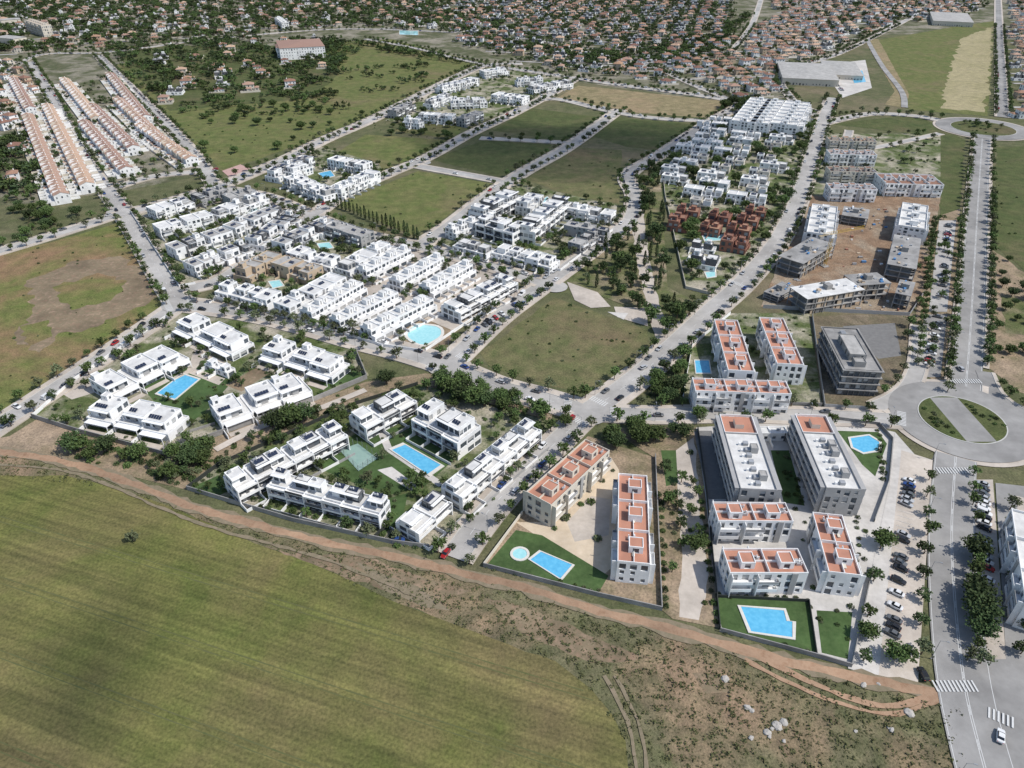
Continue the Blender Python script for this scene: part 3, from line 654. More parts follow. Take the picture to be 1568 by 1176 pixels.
def st_greybar(m,L,Wd,h,fl=4,end='r'):
    s=-1 if end=='l' else 1; k=s*(L/2-L*.27)
    xa,xb=(-L/2,k) if s>0 else (k,L/2)
    volume(m,xa,xb,-Wd/2,Wd/2,0,h,'grey_plaster','roof_light',fl,par=.6,bay=3)
    xc,xd=(k,L/2) if s>0 else (-L/2,k)
    volume(m,xc,xd,-Wd/2+.02,Wd/2-.02,0,h-.02,'white_plaster','roof_terracotta',fl,par=.9,bay=3)
    fh=(h-.35)/fl
    for sg,y in ((-1,-Wd/2),(1,Wd/2)):
        yy=(y-1.6,y-.003) if sg<0 else (y+.003,y+1.6)
        for f in range(1,fl+1): m.box(-L/2+.5,L/2-.5,*yy,f*fh-.25,f*fh,'white_plaster' if f<fl else 'grey_plaster')
        for f in range(1,fl):
            yb=(yy[0],yy[0]+.08) if sg<0 else (yy[1]-.08,yy[1])
            m.box(-L/2+.5,L/2-.5,*yb,f*fh+.003,f*fh+.95,'shutter')
        q=-L/2+.5
        while q<L/2-.6: m.box(q,q+.15,yy[0]+.09,yy[1]-.09,0,h-.4,'grey_plaster'); q+=6.2
    x=xa+2
    while x<xb-3:
        m.box(x,x+1.6,-1,.6,h-.6,h+.5,'hvac_metal'); m.box(x+.2,x+.9,1.4,2.2,h-.6,h+.3,'white_plaster')
        if R()<.3: volume(m,x-.5,x+2.2,-Wd*.3,-Wd*.3+2.4,h-.6,h+1.8,'grey_plaster','roof_gravel',1,par=.15,wr=0)
        x+=U(2.8,4.2)
    cx=(xc+xd)/2; m.box(cx-2,cx+1.8,-1.5,1.5,h-.9,h+.9,'cream_plaster','roof_terracotta')
def gable(m,x0,x1,y0,y1,z,rh,rm,wm,e=.5):
    ym=(y0+y1)/2
    m.face([(x0-e,y0-e,z-.15),(x1+e,y0-e,z-.15),(x1+e,ym,z+rh),(x0-e,ym,z+rh)],rm)
    m.face([(x0-e,y1+e,z-.15),(x1+e,y1+e,z-.15),(x1+e,ym,z+rh),(x0-e,ym,z+rh)],rm)
    for x in (x0,x1): m.face([(x,y0,z),(x,y1,z),(x,ym,z+rh-.1)],wm)
def hip(m,x0,x1,y0,y1,z,rh,rm,e=.5):
    x0-=e;x1+=e;y0-=e;y1+=e; w=(y1-y0)/2; ym=(y0+y1)/2
    if x1-x0>2*w: a,b=(x0+w,ym,z+rh),(x1-w,ym,z+rh)
    else: a=b=((x0+x1)/2,ym,z+rh)
    m.face([(x0,y0,z),(x1,y0,z),b,a],rm); m.face([(x1,y1,z),(x0,y1,z),a,b],rm)
    m.face([(x0,y0,z),a,(x0,y1,z)],rm); m.face([(x1,y0,z),(x1,y1,z),b],rm)
def shell(m,x0,x1,y0,y1,z0,z1,wm,fl):
    c=[(x0,y0),(x1,y0),(x1,y1),(x0,y1)]
    for k in range(4): wall(m,c[k],c[(k+1)%4],z0,z1,fl,wm,3.4,.38,tall=.25)
def st_pitch(m,L,Wd,h,fl=2,wm='white_plaster',rm='roof_tile_pale',unit=6.5):
    n=max(1,round(L/unit)); u=L/n
    for i in range(n):
        x0=-L/2+i*u; x1=x0+u; o=(i%2)*.9; hh=h-(.25 if i%2 else 0)
        w2=wm if R()<.7 else 'cream_plaster'
        shell(m,x0,x1,-Wd/2+o,Wd/2-.6+o,0,hh,w2,fl); gable(m,x0,x1,-Wd/2+o,Wd/2-.6+o,hh,1.7,rm,w2,.0 if 0<i<n-1 else .2)
        m.box(x0+.9,x0+1.6,.6,1.3,hh,hh+2.2,w2,'roof_tile')
        m.box(x0-.12,x0+.12,-Wd/2+o+.3,-.2,hh+.1,hh+1.5,w2)
        m.box(x0+1.5,x1-.2,-Wd/2+o-3,-Wd/2+o-.003,0,2.6,w2,'roof_tile_pale' if R()<.5 else 'roof_light')
        m.box(x0-.1,x0+.1,-Wd/2-7,-Wd/2+o-3.01,0,1.6,w2); m.box(x0+.1,x1-.1,-Wd/2-7,-Wd/2-6.8,0,1.5,w2)
        m.box(x0-.1,x0+.1,Wd/2+.5,Wd/2+6,0,1.6,w2)
def st_frame(m,L,Wd,h,fl=3,top='concrete'):
    fh=h/fl
    for f in range(1,fl+1): m.box(-L/2,L/2,-Wd/2,Wd/2,f*fh-.3,f*fh,'concrete',top if f==fl else 'concrete')
    nx=max(2,int(L/5))+1; ny=max(2,int(Wd/5))+1
    for i in range(nx):
        for j in range(ny):
            x=-L/2+.1+(L-.6)*i/(nx-1); y=-Wd/2+.1+(Wd-.6)*j/(ny-1)
            for f in range(fl): m.box(x,x+.4,y,y+.4,f*fh,(f+1)*fh-.302,'concrete')
    for f in range(fl):
        x=-L/2+1
        while x<L/2-3:
            if R()<.6: m.box(x,x+2.4,-Wd/2+.5,-Wd/2+.7,f*fh+.002,(f+1)*fh-.304,'tan_plaster' if R()<.4 else 'concrete_dark')
            x+=3
    m.box(-L/2+1.5,L/2-1.5,-Wd/2+2,Wd/2-2,0,h-.31,'concrete_dark')
    m.box(-1.6,1.6,-1.5,1.8,h+.001,h+2.4,'concrete')
    for q in range(14):
        x=U(-L/2+1,L/2-2); y=U(-Wd/2+1,Wd/2-2); m.box(x,x+U(.8,2),y,y+U(.6,1.4),h,h+U(.3,1.1),random.choice(['blue_sheet','hvac_metal','tan_plaster','white_plaster','concrete_dark']))
def st_office(m,L,Wd,h,fl=4):
    volume(m,-L/2,L/2,-Wd/2,Wd/2,0,h,'concrete_dark','concrete',fl,par=.5,bay=2.2,wr=.75,tall=.9)
    fh=(h-.35)/fl
    for f in range(1,fl+1):
        for a,b,c,d in ((-L/2-.6,L/2+.6,-Wd/2-.6,-Wd/2-.003),(-L/2-.6,L/2+.6,Wd/2+.003,Wd/2+.6),(-L/2-.6,-L/2-.003,-Wd/2,Wd/2),(L/2+.003,L/2+.6,-Wd/2,Wd/2)):
            m.box(a,b,c,d,f*fh-.2,f*fh+.15,'concrete')
    volume(m,-L*.28,L*.2,-Wd*.2,Wd*.25,h-.5,h+2.6,'concrete','roof_gravel',1,par=.3,wr=.3)
    volume(m,-L*.42,-L*.32,-Wd*.1,Wd*.2,h-.5,h+2.0,'concrete','roof_gravel',1,par=.3,wr=0)
    for q in range(6): m.box(L*.25+q*.9,L*.25+q*.9+.6,-1,1,h-.5,h+.5,'hvac_metal')
ST={
 'villa':st_villa,'slab':st_slab,
 'jrow':st_rowhouse,
 'jsmall':lambda m,L,w,h:st_modern(m,L,w,h,1,6,pent=.2),
 'mid':lambda m,L,w,h:st_modern(m,L,w,h,3,7.5,acc='grey_plaster',pent=.25,sol=.3,balc=.7,terr=.6,accp=.3,stag=.7),
 'midgrey':lambda m,L,w,h:st_modern(m,L,w,h,3,8,wm='grey_plaster',acc='dark_panel',rm='roof_gravel',pent=.3,sol=.2,balc=.7,terr=.5,accp=.2),
 'dull':lambda m,L,w,h:st_modern(m,L,w,h,2,6.5,rm='roof_gravel',acc='dark_panel',pent=.2,sol=.9,balc=.4,terr=.5,accp=.5),
 'tan':lambda m,L,w,h:st_modern(m,L,w,h,2,6.5,wm='tan_plaster',rm='roof_gravel',acc='cream_plaster',pent=.4,sol=.2,balc=.4,terr=.5,accp=.2),
 'orange':lambda m,L,w,h:st_apart(m,L,w,h,3,boxes=max(2,int(L/11))),
 'orange_cream':lambda m,L,w,h:st_apart(m,L,w,h,3,wm='cream_plaster',boxes=max(2,int(L/11)),rm='roof_terracotta'),
 'apart4':lambda m,L,w,h:st_apart(m,L,w,h,4,rm='roof_light',boxes=max(2,int(L/12))),
 'beige':lambda m,L,w,h:st_apart(m,L,w,h,4,wm='cream_plaster',rm='roof_tile',boxes=max(2,int(L/9))),
 'white_brown':lambda m,L,w,h:st_apart(m,L,w,h,3,wm='white_plaster',rm='roof_tile',boxes=max(2,int(L/9))),
 'apartwhite':lambda m,L,w,h:st_apart(m,L,w,h,5,rm='roof_light',boxes=max(2,int(L/12))),
 'greybar':st_greybar,'frame':st_frame,'office':st_office,
 'frameblue':lambda m,L,w,h:st_frame(m,L,w,h,3,'roof_light'),
 'pitch':lambda m,L,w,h:st_pitch(m,L,w,h),
 'shed':lambda m,L,w,h:(shell(m,-L/2,L/2,-w/2,w/2,0,h,'cream_plaster',1),hip(m,-L/2,L/2,-w/2,w/2,h,1.2,'roof_gravel')),
 'mansion':lambda m,L,w,h:(shell(m,-L/2,L/2,-w/2,w/2,0,h,'white_plaster',4),hip(m,-L/2,L/2,-w/2,w/2,h,2.4,'roof_tile_pale'),shell(m,-L*.2,L*.2,-w/2-3,-w/2-.01,0,h-2,'white_plaster',3),hip(m,-L*.2,L*.2,-w/2-3,-w/2,h-2,1.5,'roof_tile_pale')),
}
NAMES=dict(villa='white_villa_block',slab='white_apartment_building',jrow='white_townhouse_row',jsmall='entrance_pavilion',mid='white_residential_block',midgrey='grey_residential_block',dull='solar_roof_townhouse_row',tan='tan_townhouse_row',orange='terracotta_roof_apartment_building',orange_cream='terracotta_roof_apartment_building',apart4='apartment_building',beige='beige_apartment_building',white_brown='tile_roof_apartment_building',apartwhite='white_apartment_building',greybar='long_apartment_building',frame='building_under_construction',frameblue='building_under_construction',office='concrete_office_building',pitch='terraced_house_row',shed='warehouse',mansion='large_white_mansion')
def rect(c,ang,L,w,h,style):
    while ang>math.pi/2: ang-=math.pi
    while ang<=-math.pi/2: ang+=math.pi
    m=MB(); ST[style](m,L,w,h); m.obj(NAMES[style],(c[0],c[1],0),ang)
    BLD.append((c[0],c[1],math.cos(ang),math.sin(ang),L/2,w/2))
def quad(px,h,style):
    P=[G(u,v,h) for u,v in px]
    c=(sum(p[0] for p in P)/4,sum(p[1] for p in P)/4)
    e=[(P[(i+1)%4][0]-P[i][0],P[(i+1)%4][1]-P[i][1]) for i in range(4)]
    l0=(math.hypot(*e[0])+math.hypot(*e[2]))/2; l1=(math.hypot(*e[1])+math.hypot(*e[3]))/2
    d0=(e[0][0]-e[2][0],e[0][1]-e[2][1]); d1=(e[1][0]-e[3][0],e[1][1]-e[3][1])
    if l0>=l1: rect(c,math.atan2(d0[1],d0[0]),l0,l1,h,style)
    else: rect(c,math.atan2(d1[1],d1[0]),l1,l0,h,style)
def row(a,b,w,h,style):
    A=G(*a,h);B=G(*b,h); rect(((A[0]+B[0])/2,(A[1]+B[1])/2),math.atan2(B[1]-A[1],B[0]-A[0]),math.dist(A,B),w,h,style)
quad([(123,628),(172,602),(293,626),(250,655)],6.6,'villa')
quad([(316,612),(452,566),(478,588),(337,640)],6.6,'villa')
quad([(134,578),(256,521),(284,541),(165,598)],6.6,'villa')
quad([(268,492),(300,478),(390,512),(352,537)],6.6,'villa')
quad([(400,533),(425,515),(541,545),(502,570)],6.6,'villa')
quad([(310,556),(328,550),(360,562),(345,573)],3.2,'jsmall')
quad([(333,720),(507,642),(530,656),(368,744)],9.4,'slab')
quad([(403,733),(432,714),(600,752),(575,783)],9.4,'slab')
quad([(533,626),(610,592),(637,604),(560,650)],9.4,'slab')
quad([(630,632),(668,606),(738,638),(700,670)],11,'slab')
quad([(678,733),(800,636),(828,652),(705,756)],9.4,'slab')
quad([(606,790),(658,747),(690,765),(640,814)],7,'slab')
quad([(803,752),(898,673),(932,688),(846,775)],9.6,'orange_cream')
quad([(948,726),(990,726),(997,862),(945,862)],8.8,'orange')
quad([(1103,636),(1150,633),(1190,748),(1135,750)],12,'greybar')
quad([(1218,636),(1264,633),(1318,747),(1268,749)],12,'greybar')
quad([(1150,652),(1203,652),(1207,664),(1155,664)],4,'jsmall')
quad([(1097,768),(1206,770),(1212,797),(1093,797)],9.2,'orange')
quad([(1115,839),(1226,841),(1234,875),(1108,877)],9.2,'orange')
quad([(1246,786),(1288,786),(1319,878),(1270,880)],9.2,'orange')
quad([(1095,490),(1128,488),(1156,568),(1115,568)],10,'orange')
quad([(1164,487),(1198,485),(1230,556),(1192,560)],10,'orange')
quad([(1062,578),(1208,584),(1208,602),(1062,598)],9.6,'orange')
quad([(1262,503),(1310,500),(1350,565),(1295,568)],12.5,'office')
quad([(1245,315),(1282,313),(1275,358),(1238,358)],10,'apart4')
quad([(1200,388),(1250,362),(1272,374),(1222,408)],9,'frame')
quad([(1172,445),(1200,430),(1218,440),(1190,456)],4,'frame')
quad([(1218,440),(1308,425),(1312,444),(1228,458)],9,'frameblue')
quad([(1300,420),(1352,418),(1356,432),(1305,438)],9,'frame')
quad([(1384,312),(1420,312),(1416,348),(1378,348)],10,'apartwhite')
quad([(1370,362),(1410,362),(1402,410),(1360,406)],9,'frame')
quad([(1378,430),(1402,430),(1394,452),(1372,450)],8,'frame')
quad([(1348,265),(1436,268),(1436,282),(1348,280)],9,'white_brown')
quad([(1294,318),(1330,318),(1328,332),(1290,332)],6,'frame')
row((1595,790),(1625,940),16,10,'apart4')
for v,s in ((212,'beige'),(232,'white_brown'),(258,'beige'),(284,'white_brown')): row((1268,v),(1340,v+2),11,9,s)
row((1166,150),(1138,186),20,11,'apartwhite'); row((1188,152),(1162,188),16,11,'apartwhite')
row((1222,155),(1200,190),22,11,'apartwhite'); row((1232,162),(1218,192),14,10,'mid')
for a,b in (((468,476),(548,430)),((553,412),(622,379)),((512,488),(602,444)),((604,428),(672,391)),((560,502),(656,454)),((650,438),(716,402))):
    row(a,b,11.5,6.6,'jrow')
row((690,468),(778,422),13,8,'slab')
for a,b,s in (((340,432),(418,453),'mid'),((430,466),(518,420),'mid'),((366,413),(420,385),'tan'),((425,395),(482,412),'tan'),((425,370),(502,335),'dull'),((508,341),(562,358),'midgrey'),((522,406),(596,369),'mid'),((448,380),(515,398),'mid')):
    row(a,b,12,7.5,s)
for a,b,s in (((230,319),(290,302),'mid'),((298,299),(340,286),'midgrey'),((238,346),(320,325),'mid'),((326,323),(402,296),'mid'),((260,377),(348,349),'dull'),((350,346),(430,313),'dull'),((288,403),(380,370),'dull'),((384,366),(448,326),'dull'),((345,300),(388,289),'midgrey')):
    row(a,b,12.5,7,s)
for a,b,s in (((412,262),(472,238),'dull'),((445,268),(505,292),'mid'),((512,288),(572,260),'mid'),((508,240),(562,250),'mid'),((440,258),(470,248),'mid')):
    row(a,b,12,8,s)
for a,b,w,h,s in (((732,318),(788,290),15,12,'slab'),((738,330),(795,345),14,11,'slab'),((802,345),(862,300),15,11,'slab'),((690,350),(728,334),10,7,'mid'),((872,314),(940,325),11,7,'mid'),((868,340),(930,352),10,7,'midgrey'),((760,375),(850,398),12,7,'mid'),((700,366),(752,380),10,7,'mid'),((800,310),(820,296),12,9,'mid'),((880,372),(915,350),9,6.5,'midgrey')):
    row(a,b,w,h,s)
for a,b,w,s in (((672,132),(728,118),14,'mid'),((738,108),(776,104),14,'mid'),((690,152),(745,150),14,'mid'),((758,142),(805,148),16,'mid'),((640,172),(695,176),11,'mid'),((812,132),(872,122),14,'mid'),((600,168),(630,155),10,'midgrey'),((655,155),(685,142),12,'mid'),((620,180),(645,183),10,'mid'),((790,120),(830,118),12,'mid'),((705,180),(735,170),10,'midgrey')):
    row(a,b,w,8,s)
for a,b in (((42,175),(92,298)),((72,160),(134,282)),((128,185),(192,258)),((98,120),(148,180)),((168,112),(222,178)),((215,190),(292,242)),((140,160),(205,225)),((20,120),(45,165)),((180,150),(250,215))):
    row(a,b,10,6.5,'pitch')
quad([(428,64),(483,57),(490,68),(434,77)],14,'mansion')
quad([(1200,100),(1258,92),(1268,118),(1215,124)],7,'shed')
quad([(1265,95),(1300,92),(1312,112),(1275,118)],5,'shed')
quad([(1430,20),(1475,18),(1480,32),(1440,34)],7,'shed')
row((45,30),(70,38),14,16,'beige'); row((0,30),(30,28),18,8,'shed'); row((426,26),(436,34),10,12,'apart4')
row((0,55),(30,58),20,7,'shed')
def house_mesh(kind):
    m=MB()
    if kind<4:
        wm=['white_plaster','cream_plaster','white_plaster','tan_plaster'][kind]; rm='roof_tile' if kind!=1 else 'roof_tile_pale'
        fl=2 if kind!=2 else 1; h=3*fl
        shell(m,-6,4,-4,4,0,h,wm,fl); hip(m,-6,4,-4,4,h,1.9,rm)
        shell(m,4.01,8,-5,2,0,3,wm,1); hip(m,4.3,8,-5,2,3,1.1,rm,.3)
        shell(m,-3,1,-7,-4.01,0,3,wm,1); gable(m,-3,1,-7,-4.2,3,.9,rm,wm,.3)
        m.box(-4,-3.2,1,1.8,h,h+2.4,wm,rm); m.box(.2,1.2,-7.15,-7.01,0,2.1,'bark')
        m.box(-9,-6.6,-9,-8.8,0,1.8,wm); m.box(-9,9,-10.2,-10,0,1.6,'cream_plaster')
    elif kind==4: st_modern(m,15,11,6.2,2,7.5,pent=.3,stag=1.5)
    elif kind==5: st_modern(m,13,10,6.2,2,6.5,acc='grey_plaster',rm='roof_gravel',pent=.4,stag=1.2)
    elif kind==6: st_modern(m,13,10,6.4,2,6.5,wm='red_plaster',acc='red_plaster',rm='roof_tile',pent=.5,stag=1.2,balc=.3)
    elif kind==7: st_modern(m,20,10,6.4,2,6.7,acc='grey_plaster',rm='roof_light',pent=.3,stag=1.2)
    elif kind==8: st_modern(m,25,10,6.8,2,6.3,acc='dark_panel',rm='roof_light',pent=.4,stag=1.0)
    elif kind==9: st_modern(m,14,10,6.4,2,7,wm='cream_plaster',acc='white_plaster',rm='roof_gravel',pent=.3,stag=1.2)
    return m.mesh('house')
HM=[house_mesh(k) for k in range(10)]+[house_mesh(7),house_mesh(8)]
HN=['suburban_house']*4+['modern_villa','modern_villa','red_villa','townhouse_block','townhouse_block','townhouse_block','townhouse_block','townhouse_block']
CELLS=[]
def fill(px,deg,dx,dy,kinds,prob=.92,jit=1.5,rmg=6,street=0,cells=1,sc=(.85,1.15),csc=(.5,.8),rot=True,bmg=7,hl=7):
    P=W(px); a=math.radians(deg); ca,sa=math.cos(a),math.sin(a)
    Q=[(x*ca+y*sa,-x*sa+y*ca) for x,y in P]
    x0,x1=min(q[0] for q in Q),max(q[0] for q in Q); y0,y1=min(q[1] for q in Q),max(q[1] for q in Q)
    y=y0+dy/2; r=0; k=0
    while y<y1:
        x=x0+dx/2+U(0,dx*.4)
        while x<x1:
            X=x*ca-y*sa+U(-jit,jit); Y=x*sa+y*ca+U(-jit,jit)
            if inpoly(X,Y,P) and not onroad(X,Y,rmg) and not inbuild(X,Y,bmg):
                if R()<prob:
                    kd=random.choice(kinds); an=a+(math.pi/2*random.choice([0,0,0,1,2]) if rot else math.pi*random.choice([0,0,1]))+U(-.08,.08)*(1 if rot else .2)
                    s=U(*sc); put(HM[kd],HN[kd],(X,Y,0),an,(s,s*U(.9,1.1),s)); k+=1
                    BLD.append((X,Y,math.cos(an),math.sin(an),hl*s,6*s))
                if cells: CELLS.append((X,Y,dx,dy,a,cells,csc))
            x+=dx
        r+=1; y+=dy+(street if r%2==0 else 0)
    if street:
        m=MB(); y=y0+dy*2+street/2-0; n=0
        while y<y1:
            x=x0
            while x<x1:
                c=(x+5)*ca-y*sa,(x+5)*sa+y*ca
                if inpoly(*c,P) and not inbuild(c[0],c[1],0):
                    q=[((x+o)*ca-(y+w)*sa,(x+o)*sa+(y+w)*ca,.29) for o,w in ((0,-3),(10,-3),(10,3),(0,3))]
                    m.face(q,'asphalt'); n+=1
                x+=10
            y+=dy*2+street
        if n: m.obj('back_street')
    return k
d1=G(1190,370);d2=G(1240,250); AH=math.degrees(math.atan2(d2[1]-d1[1],d2[0]-d1[0]))
fill([(1030,322),(1195,335),(1180,365),(1150,398),(1090,378),(1032,360)],AH-90,18,19,[6,6,6,0],.95,cells=0,rmg=3,bmg=5)
fill([(1012,250),(1085,188),(1235,194),(1228,260),(1202,332),(1020,318)],AH-90,28,20,[7,8,10,11,7,9],.95,cells=0,rmg=4,sc=(.92,1.05),rot=False,bmg=3,hl=11,jit=1.5)
fill([(1040,365),(1090,380),(1148,402),(1110,432),(1050,438)],AH-90,22,19,[7,8,4,5],.95,cells=0,rmg=4,rot=False,bmg=4,hl=9)
n1=fill([(-250,-35),(700,-35),(700,48),(520,42),(330,55),(170,75),(60,80),(-250,110)],20,34,30,[0,1,2,3,1,4,5],.66,4,street=7,cells=3,csc=(.75,1.1))
n2=fill([(700,-35),(1140,-35),(1100,60),(1040,120),(880,112),(770,92),(700,60)],-15,28,26,[0,0,1,2,3,4,4],.85,2.5,street=8,cells=3,csc=(.5,.85))
n3=fill([(960,60),(1130,60),(1240,0),(1240,95),(1190,100),(1190,150),(1130,150),(1000,125),(900,100)],10,24,23,[0,0,1,3,0,2],.95,2,street=8,cells=2,csc=(.4,.7))
n4=fill([(1150,-35),(1505,-35),(1505,15),(1330,50),(1240,95)],25,27,25,[0,1,0,3,4],.85,2,street=8,cells=2,csc=(.5,.85))
n5=fill([(1545,-35),(1800,-35),(1850,170),(1545,185)],0,24,24,[0,1,1,3,4],.85,2,street=8,cells=1)
n6=fill([(-200,95),(20,90),(60,150),(35,165),(-10,230),(-200,260)],-30,22,22,[0,1,3],.9,2,street=8,cells=1)
n7=fill([(205,100),(330,65),(520,60),(500,120),(330,170),(260,165)],15,40,36,[0,1,4,2],.5,4,cells=0)
n8=fill([(0,215),(40,200),(70,300),(0,310)],-60,26,26,[0,1],.3,3,cells=1)
# ------------------------------------------------------------------ pools, walls, hedges
def pool(px,mat='pool_water',cop=1.0):
    P=W(px)
    c=(sum(p[0] for p in P)/len(P),sum(p[1] for p in P)/len(P))
    rr=max(math.dist(p,c) for p in P); BLD.append((c[0],c[1],1,0,rr,rr*.8))
    m=MB(); n=len(P); O=[]
    for p in P:
        d=math.dist(p,c); O.append((p[0]+(p[0]-c[0])/d*cop,p[1]+(p[1]-c[1])/d*cop))
    for i in range(n):
        j=(i+1)%n
        m.face([(*P[i],.42),(*P[j],.42),(*O[j],.42),(*O[i],.42)],'pool_coping')
        m.face([(*O[i],.42),(*O[j],.42),(*O[j],0),(*O[i],0)],'pool_coping')
        m.face([(*P[i],.42),(*P[j],.42),(*P[j],.3),(*P[i],.3)],'pool_coping')
    m.face([(*p,.31) for p in P],mat); m.obj('swimming_pool')
def ell(u,v,ru,rv,n=20,k=0,a=0):
    return [(u+ru*math.cos(t)*(1+k*math.cos(2*t+a)),v+rv*math.sin(t)*(1+k*math.cos(3*t+a))) for t in [i*math.tau/n for i in range(n)]]
pool([(241,603),(280,574),(304,582),(268,612)])
pool([(600,690),(620,682),(675,713),(655,727)],cop=1.5)
pool([(812,858),(828,846),(876,866),(858,887)],cop=.8)
pool(ell(796,849,11,8),'pool_turquoise',.8)
pool([(1134,930),(1200,936),(1204,952),(1213,953),(1213,977),(1150,968)],cop=1)
pool([(1302,672),(1330,668),(1346,678),(1345,690),(1322,694),(1306,686)],cop=1)
pool([(1064,553),(1085,553),(1088,572),(1066,572)],cop=.8)
pool(ell(650,512,24,15,24,.12,1),'pool_turquoise',1.4)
pool([(412,432),(428,430),(434,438),(418,442)],'pool_turquoise'); pool([(486,374),(504,372),(510,380),(492,383)],'pool_turquoise')
pool([(488,266),(506,262),(512,270),(496,274)]); pool([(828,308),(838,302),(842,308),(832,313)],'pool_turquoise'); pool([(876,362),(888,361),(890,370),(880,370)],'pool_turquoise')
pool([(1076,360),(1110,360),(1112,368),(1080,370)],'pool_turquoise'); pool([(1080,418),(1095,416),(1095,424),(1083,426)],'pool_turquoise')
pool([(1278,108),(1300,105),(1306,120),(1285,122)],'pool_turquoise'); pool([(1302,112),(1320,108),(1326,126),(1308,128)],'pool_water')
pool([(612,46),(640,48),(640,54),(612,53)],'pool_turquoise')
pool([(378,322),(392,318),(396,324),(384,328)],'pool_turquoise');pool([(262,342),(272,339),(276,343),(266,346)],'pool_turquoise')
m=MB(); cq=W([(520,690),(548,680),(578,703),(549,722)]); m.face([(*p,.30) for p in cq],'court_green')
cc_=(sum(p[0] for p in cq)/4,sum(p[1] for p in cq)/4); BLD.append((cc_[0],cc_[1],1,0,8,8))
for i in range(4):
    a,b=cq[i],cq[(i+1)%4]
    for t in (0,.25,.5,.75):
        x,y=a[0]+(b[0]-a[0])*t,a[1]+(b[1]-a[1])*t; m.box(x-.06,x+.06,y-.06,y+.06,0,3,'pole_metal')
    d=math.dist(a,b); nx,ny=-(b[1]-a[1])/d*.04,(b[0]-a[0])/d*.04
    for z in (1,2,3): m.face([(a[0],a[1],z),(b[0],b[1],z),(b[0]+nx,b[1]+ny,z-.06),(a[0]+nx,a[1]+ny,z-.06)],'pole_metal')
m.obj('padel_court')
def wline(px,h,th,mat,name='garden_wall',z0=0):
    P=W(px); N=[]
    for i in range(len(P)):
        def dr(a,b):
            d=math.dist(a,b) or 1; return ((b[0]-a[0])/d,(b[1]-a[1])/d)
        d1=dr(P[i-1],P[i]) if i>0 else dr(P[i],P[i+1]); d2=dr(P[i],P[i+1]) if i<len(P)-1 else d1
        n1=(-d1[1],d1[0]);n2=(-d2[1],d2[0]); mx,my=n1[0]+n2[0],n1[1]+n2[1]; l=max(.5,(mx*n1[0]+my*n1[1]))
        N.append((mx/l,my/l))
    m=MB(); t=th/2
    A=[(p[0]-n[0]*t,p[1]-n[1]*t) for p,n in zip(P,N)]; B=[(p[0]+n[0]*t,p[1]+n[1]*t) for p,n in zip(P,N)]
    for i in range(len(P)-1):
        m.face([(*A[i],h),(*A[i+1],h),(*B[i+1],h),(*B[i],h)],mat)
        m.face([(*A[i],0),(*A[i+1],0),(*A[i+1],h),(*A[i],h)],mat); m.face([(*B[i],0),(*B[i+1],0),(*B[i+1],h),(*B[i],h)],mat)
    m.obj(name)
wline([(50,640),(118,662),(250,697),(332,668),(480,615),(562,580),(545,538)],2.2,.3,'wall_grey')
wline([(250,690),(262,672),(330,650)],1.2,.25,'wall_grey')
wline([(50,640),(115,583),(262,482)],1.6,.25,'white_plaster')
wline([(287,750),(450,799),(602,833),(658,840)],1.9,.25,'wall_grey')
wline([(287,750),(335,714),(545,620),(640,590)],1.8,.2,'fence_dark','garden_fence')
wline([(575,824),(596,806),(604,832)],1.9,.2,'fence_dark','garden_fence')
wline([(740,868),(915,913),(1013,935),(1003,700)],1.8,.25,'wall_grey')
wline([(740,868),(800,787)],1.5,.25,'cream_plaster')
wline([(1102,967),(1255,1008),(1303,1022),(1335,870)],1.7,.25,'wall_grey')
wline([(1250,1005),(1238,922),(1096,915)],1.3,.2,'fence_dark','garden_fence')
wline([(1068,657),(1082,760),(1102,965)],1.7,.2,'fence_dark','garden_fence')
wline([(1270,642),(1345,652),(1366,675),(1360,740),(1338,800)],1.7,.2,'wall_grey')
wline([(1045,612),(1060,530),(1118,482)],1.7,.2,'white_plaster'); wline([(1045,614),(1258,622)],1.6,.2,'wall_grey')
wline([(1168,472),(1392,484),(1414,450)],2,.15,'hvac_metal','site_fence')
wline([(1243,485),(1262,624),(1330,628)],1.8,.15,'hvac_metal','site_fence')
wline([(335,458),(452,488)],1.7,.2,'white_plaster'); wline([(455,492),(590,532),(648,540)],1.7,.2,'white_plaster'); wline([(652,538),(788,447)],1.6,.2,'white_plaster')
wline([(674,374),(700,388),(858,416),(938,354)],1.7,.2,'white_plaster')
wline([(300,436),(275,440),(200,325)],1.6,.2,'white_plaster')
wline([(1013,250),(1018,300),(1050,442),(1090,452)],1.6,.2,'cream_plaster')
# ------------------------------------------------------------------ trees
def leafquad(m,c,s,mat):
    th=U(0,math.tau); ph=math.acos(U(-1,1)); n=Vector((math.sin(ph)*math.cos(th),math.sin(ph)*math.sin(th),abs(math.cos(ph))+.25)).normalized()
    a=n.orthogonal().normalized(); b=n.cross(a); c=Vector(c); r=U(0,math.tau); a,b=a*math.cos(r)+b*math.sin(r),b*math.cos(r)-a*math.sin(r)
    a*=s*U(.6,1.1); b*=s*U(.6,1.1)
    m.face([tuple(c-a),tuple(c-b*.7),tuple(c+a*.9),tuple(c+b)],mat)
def limb(m,a,b,r0,r1,mat='bark',n=5):
    a=Vector(a);b=Vector(b); d=(b-a).normalized(); o=d.orthogonal().normalized(); q=d.cross(o); k=len(m.v)
    for p,r in ((a,r0),(b,r1)):
        for i in range(n):
            t=i*math.tau/n; m.v.append(tuple(p+o*math.cos(t)*r+q*math.sin(t)*r))
    i0=m.mi(mat)
    for i in range(n): m.f.append((k+i,k+(i+1)%n,k+n+(i+1)%n,k+n+i)); m.m.append(i0)
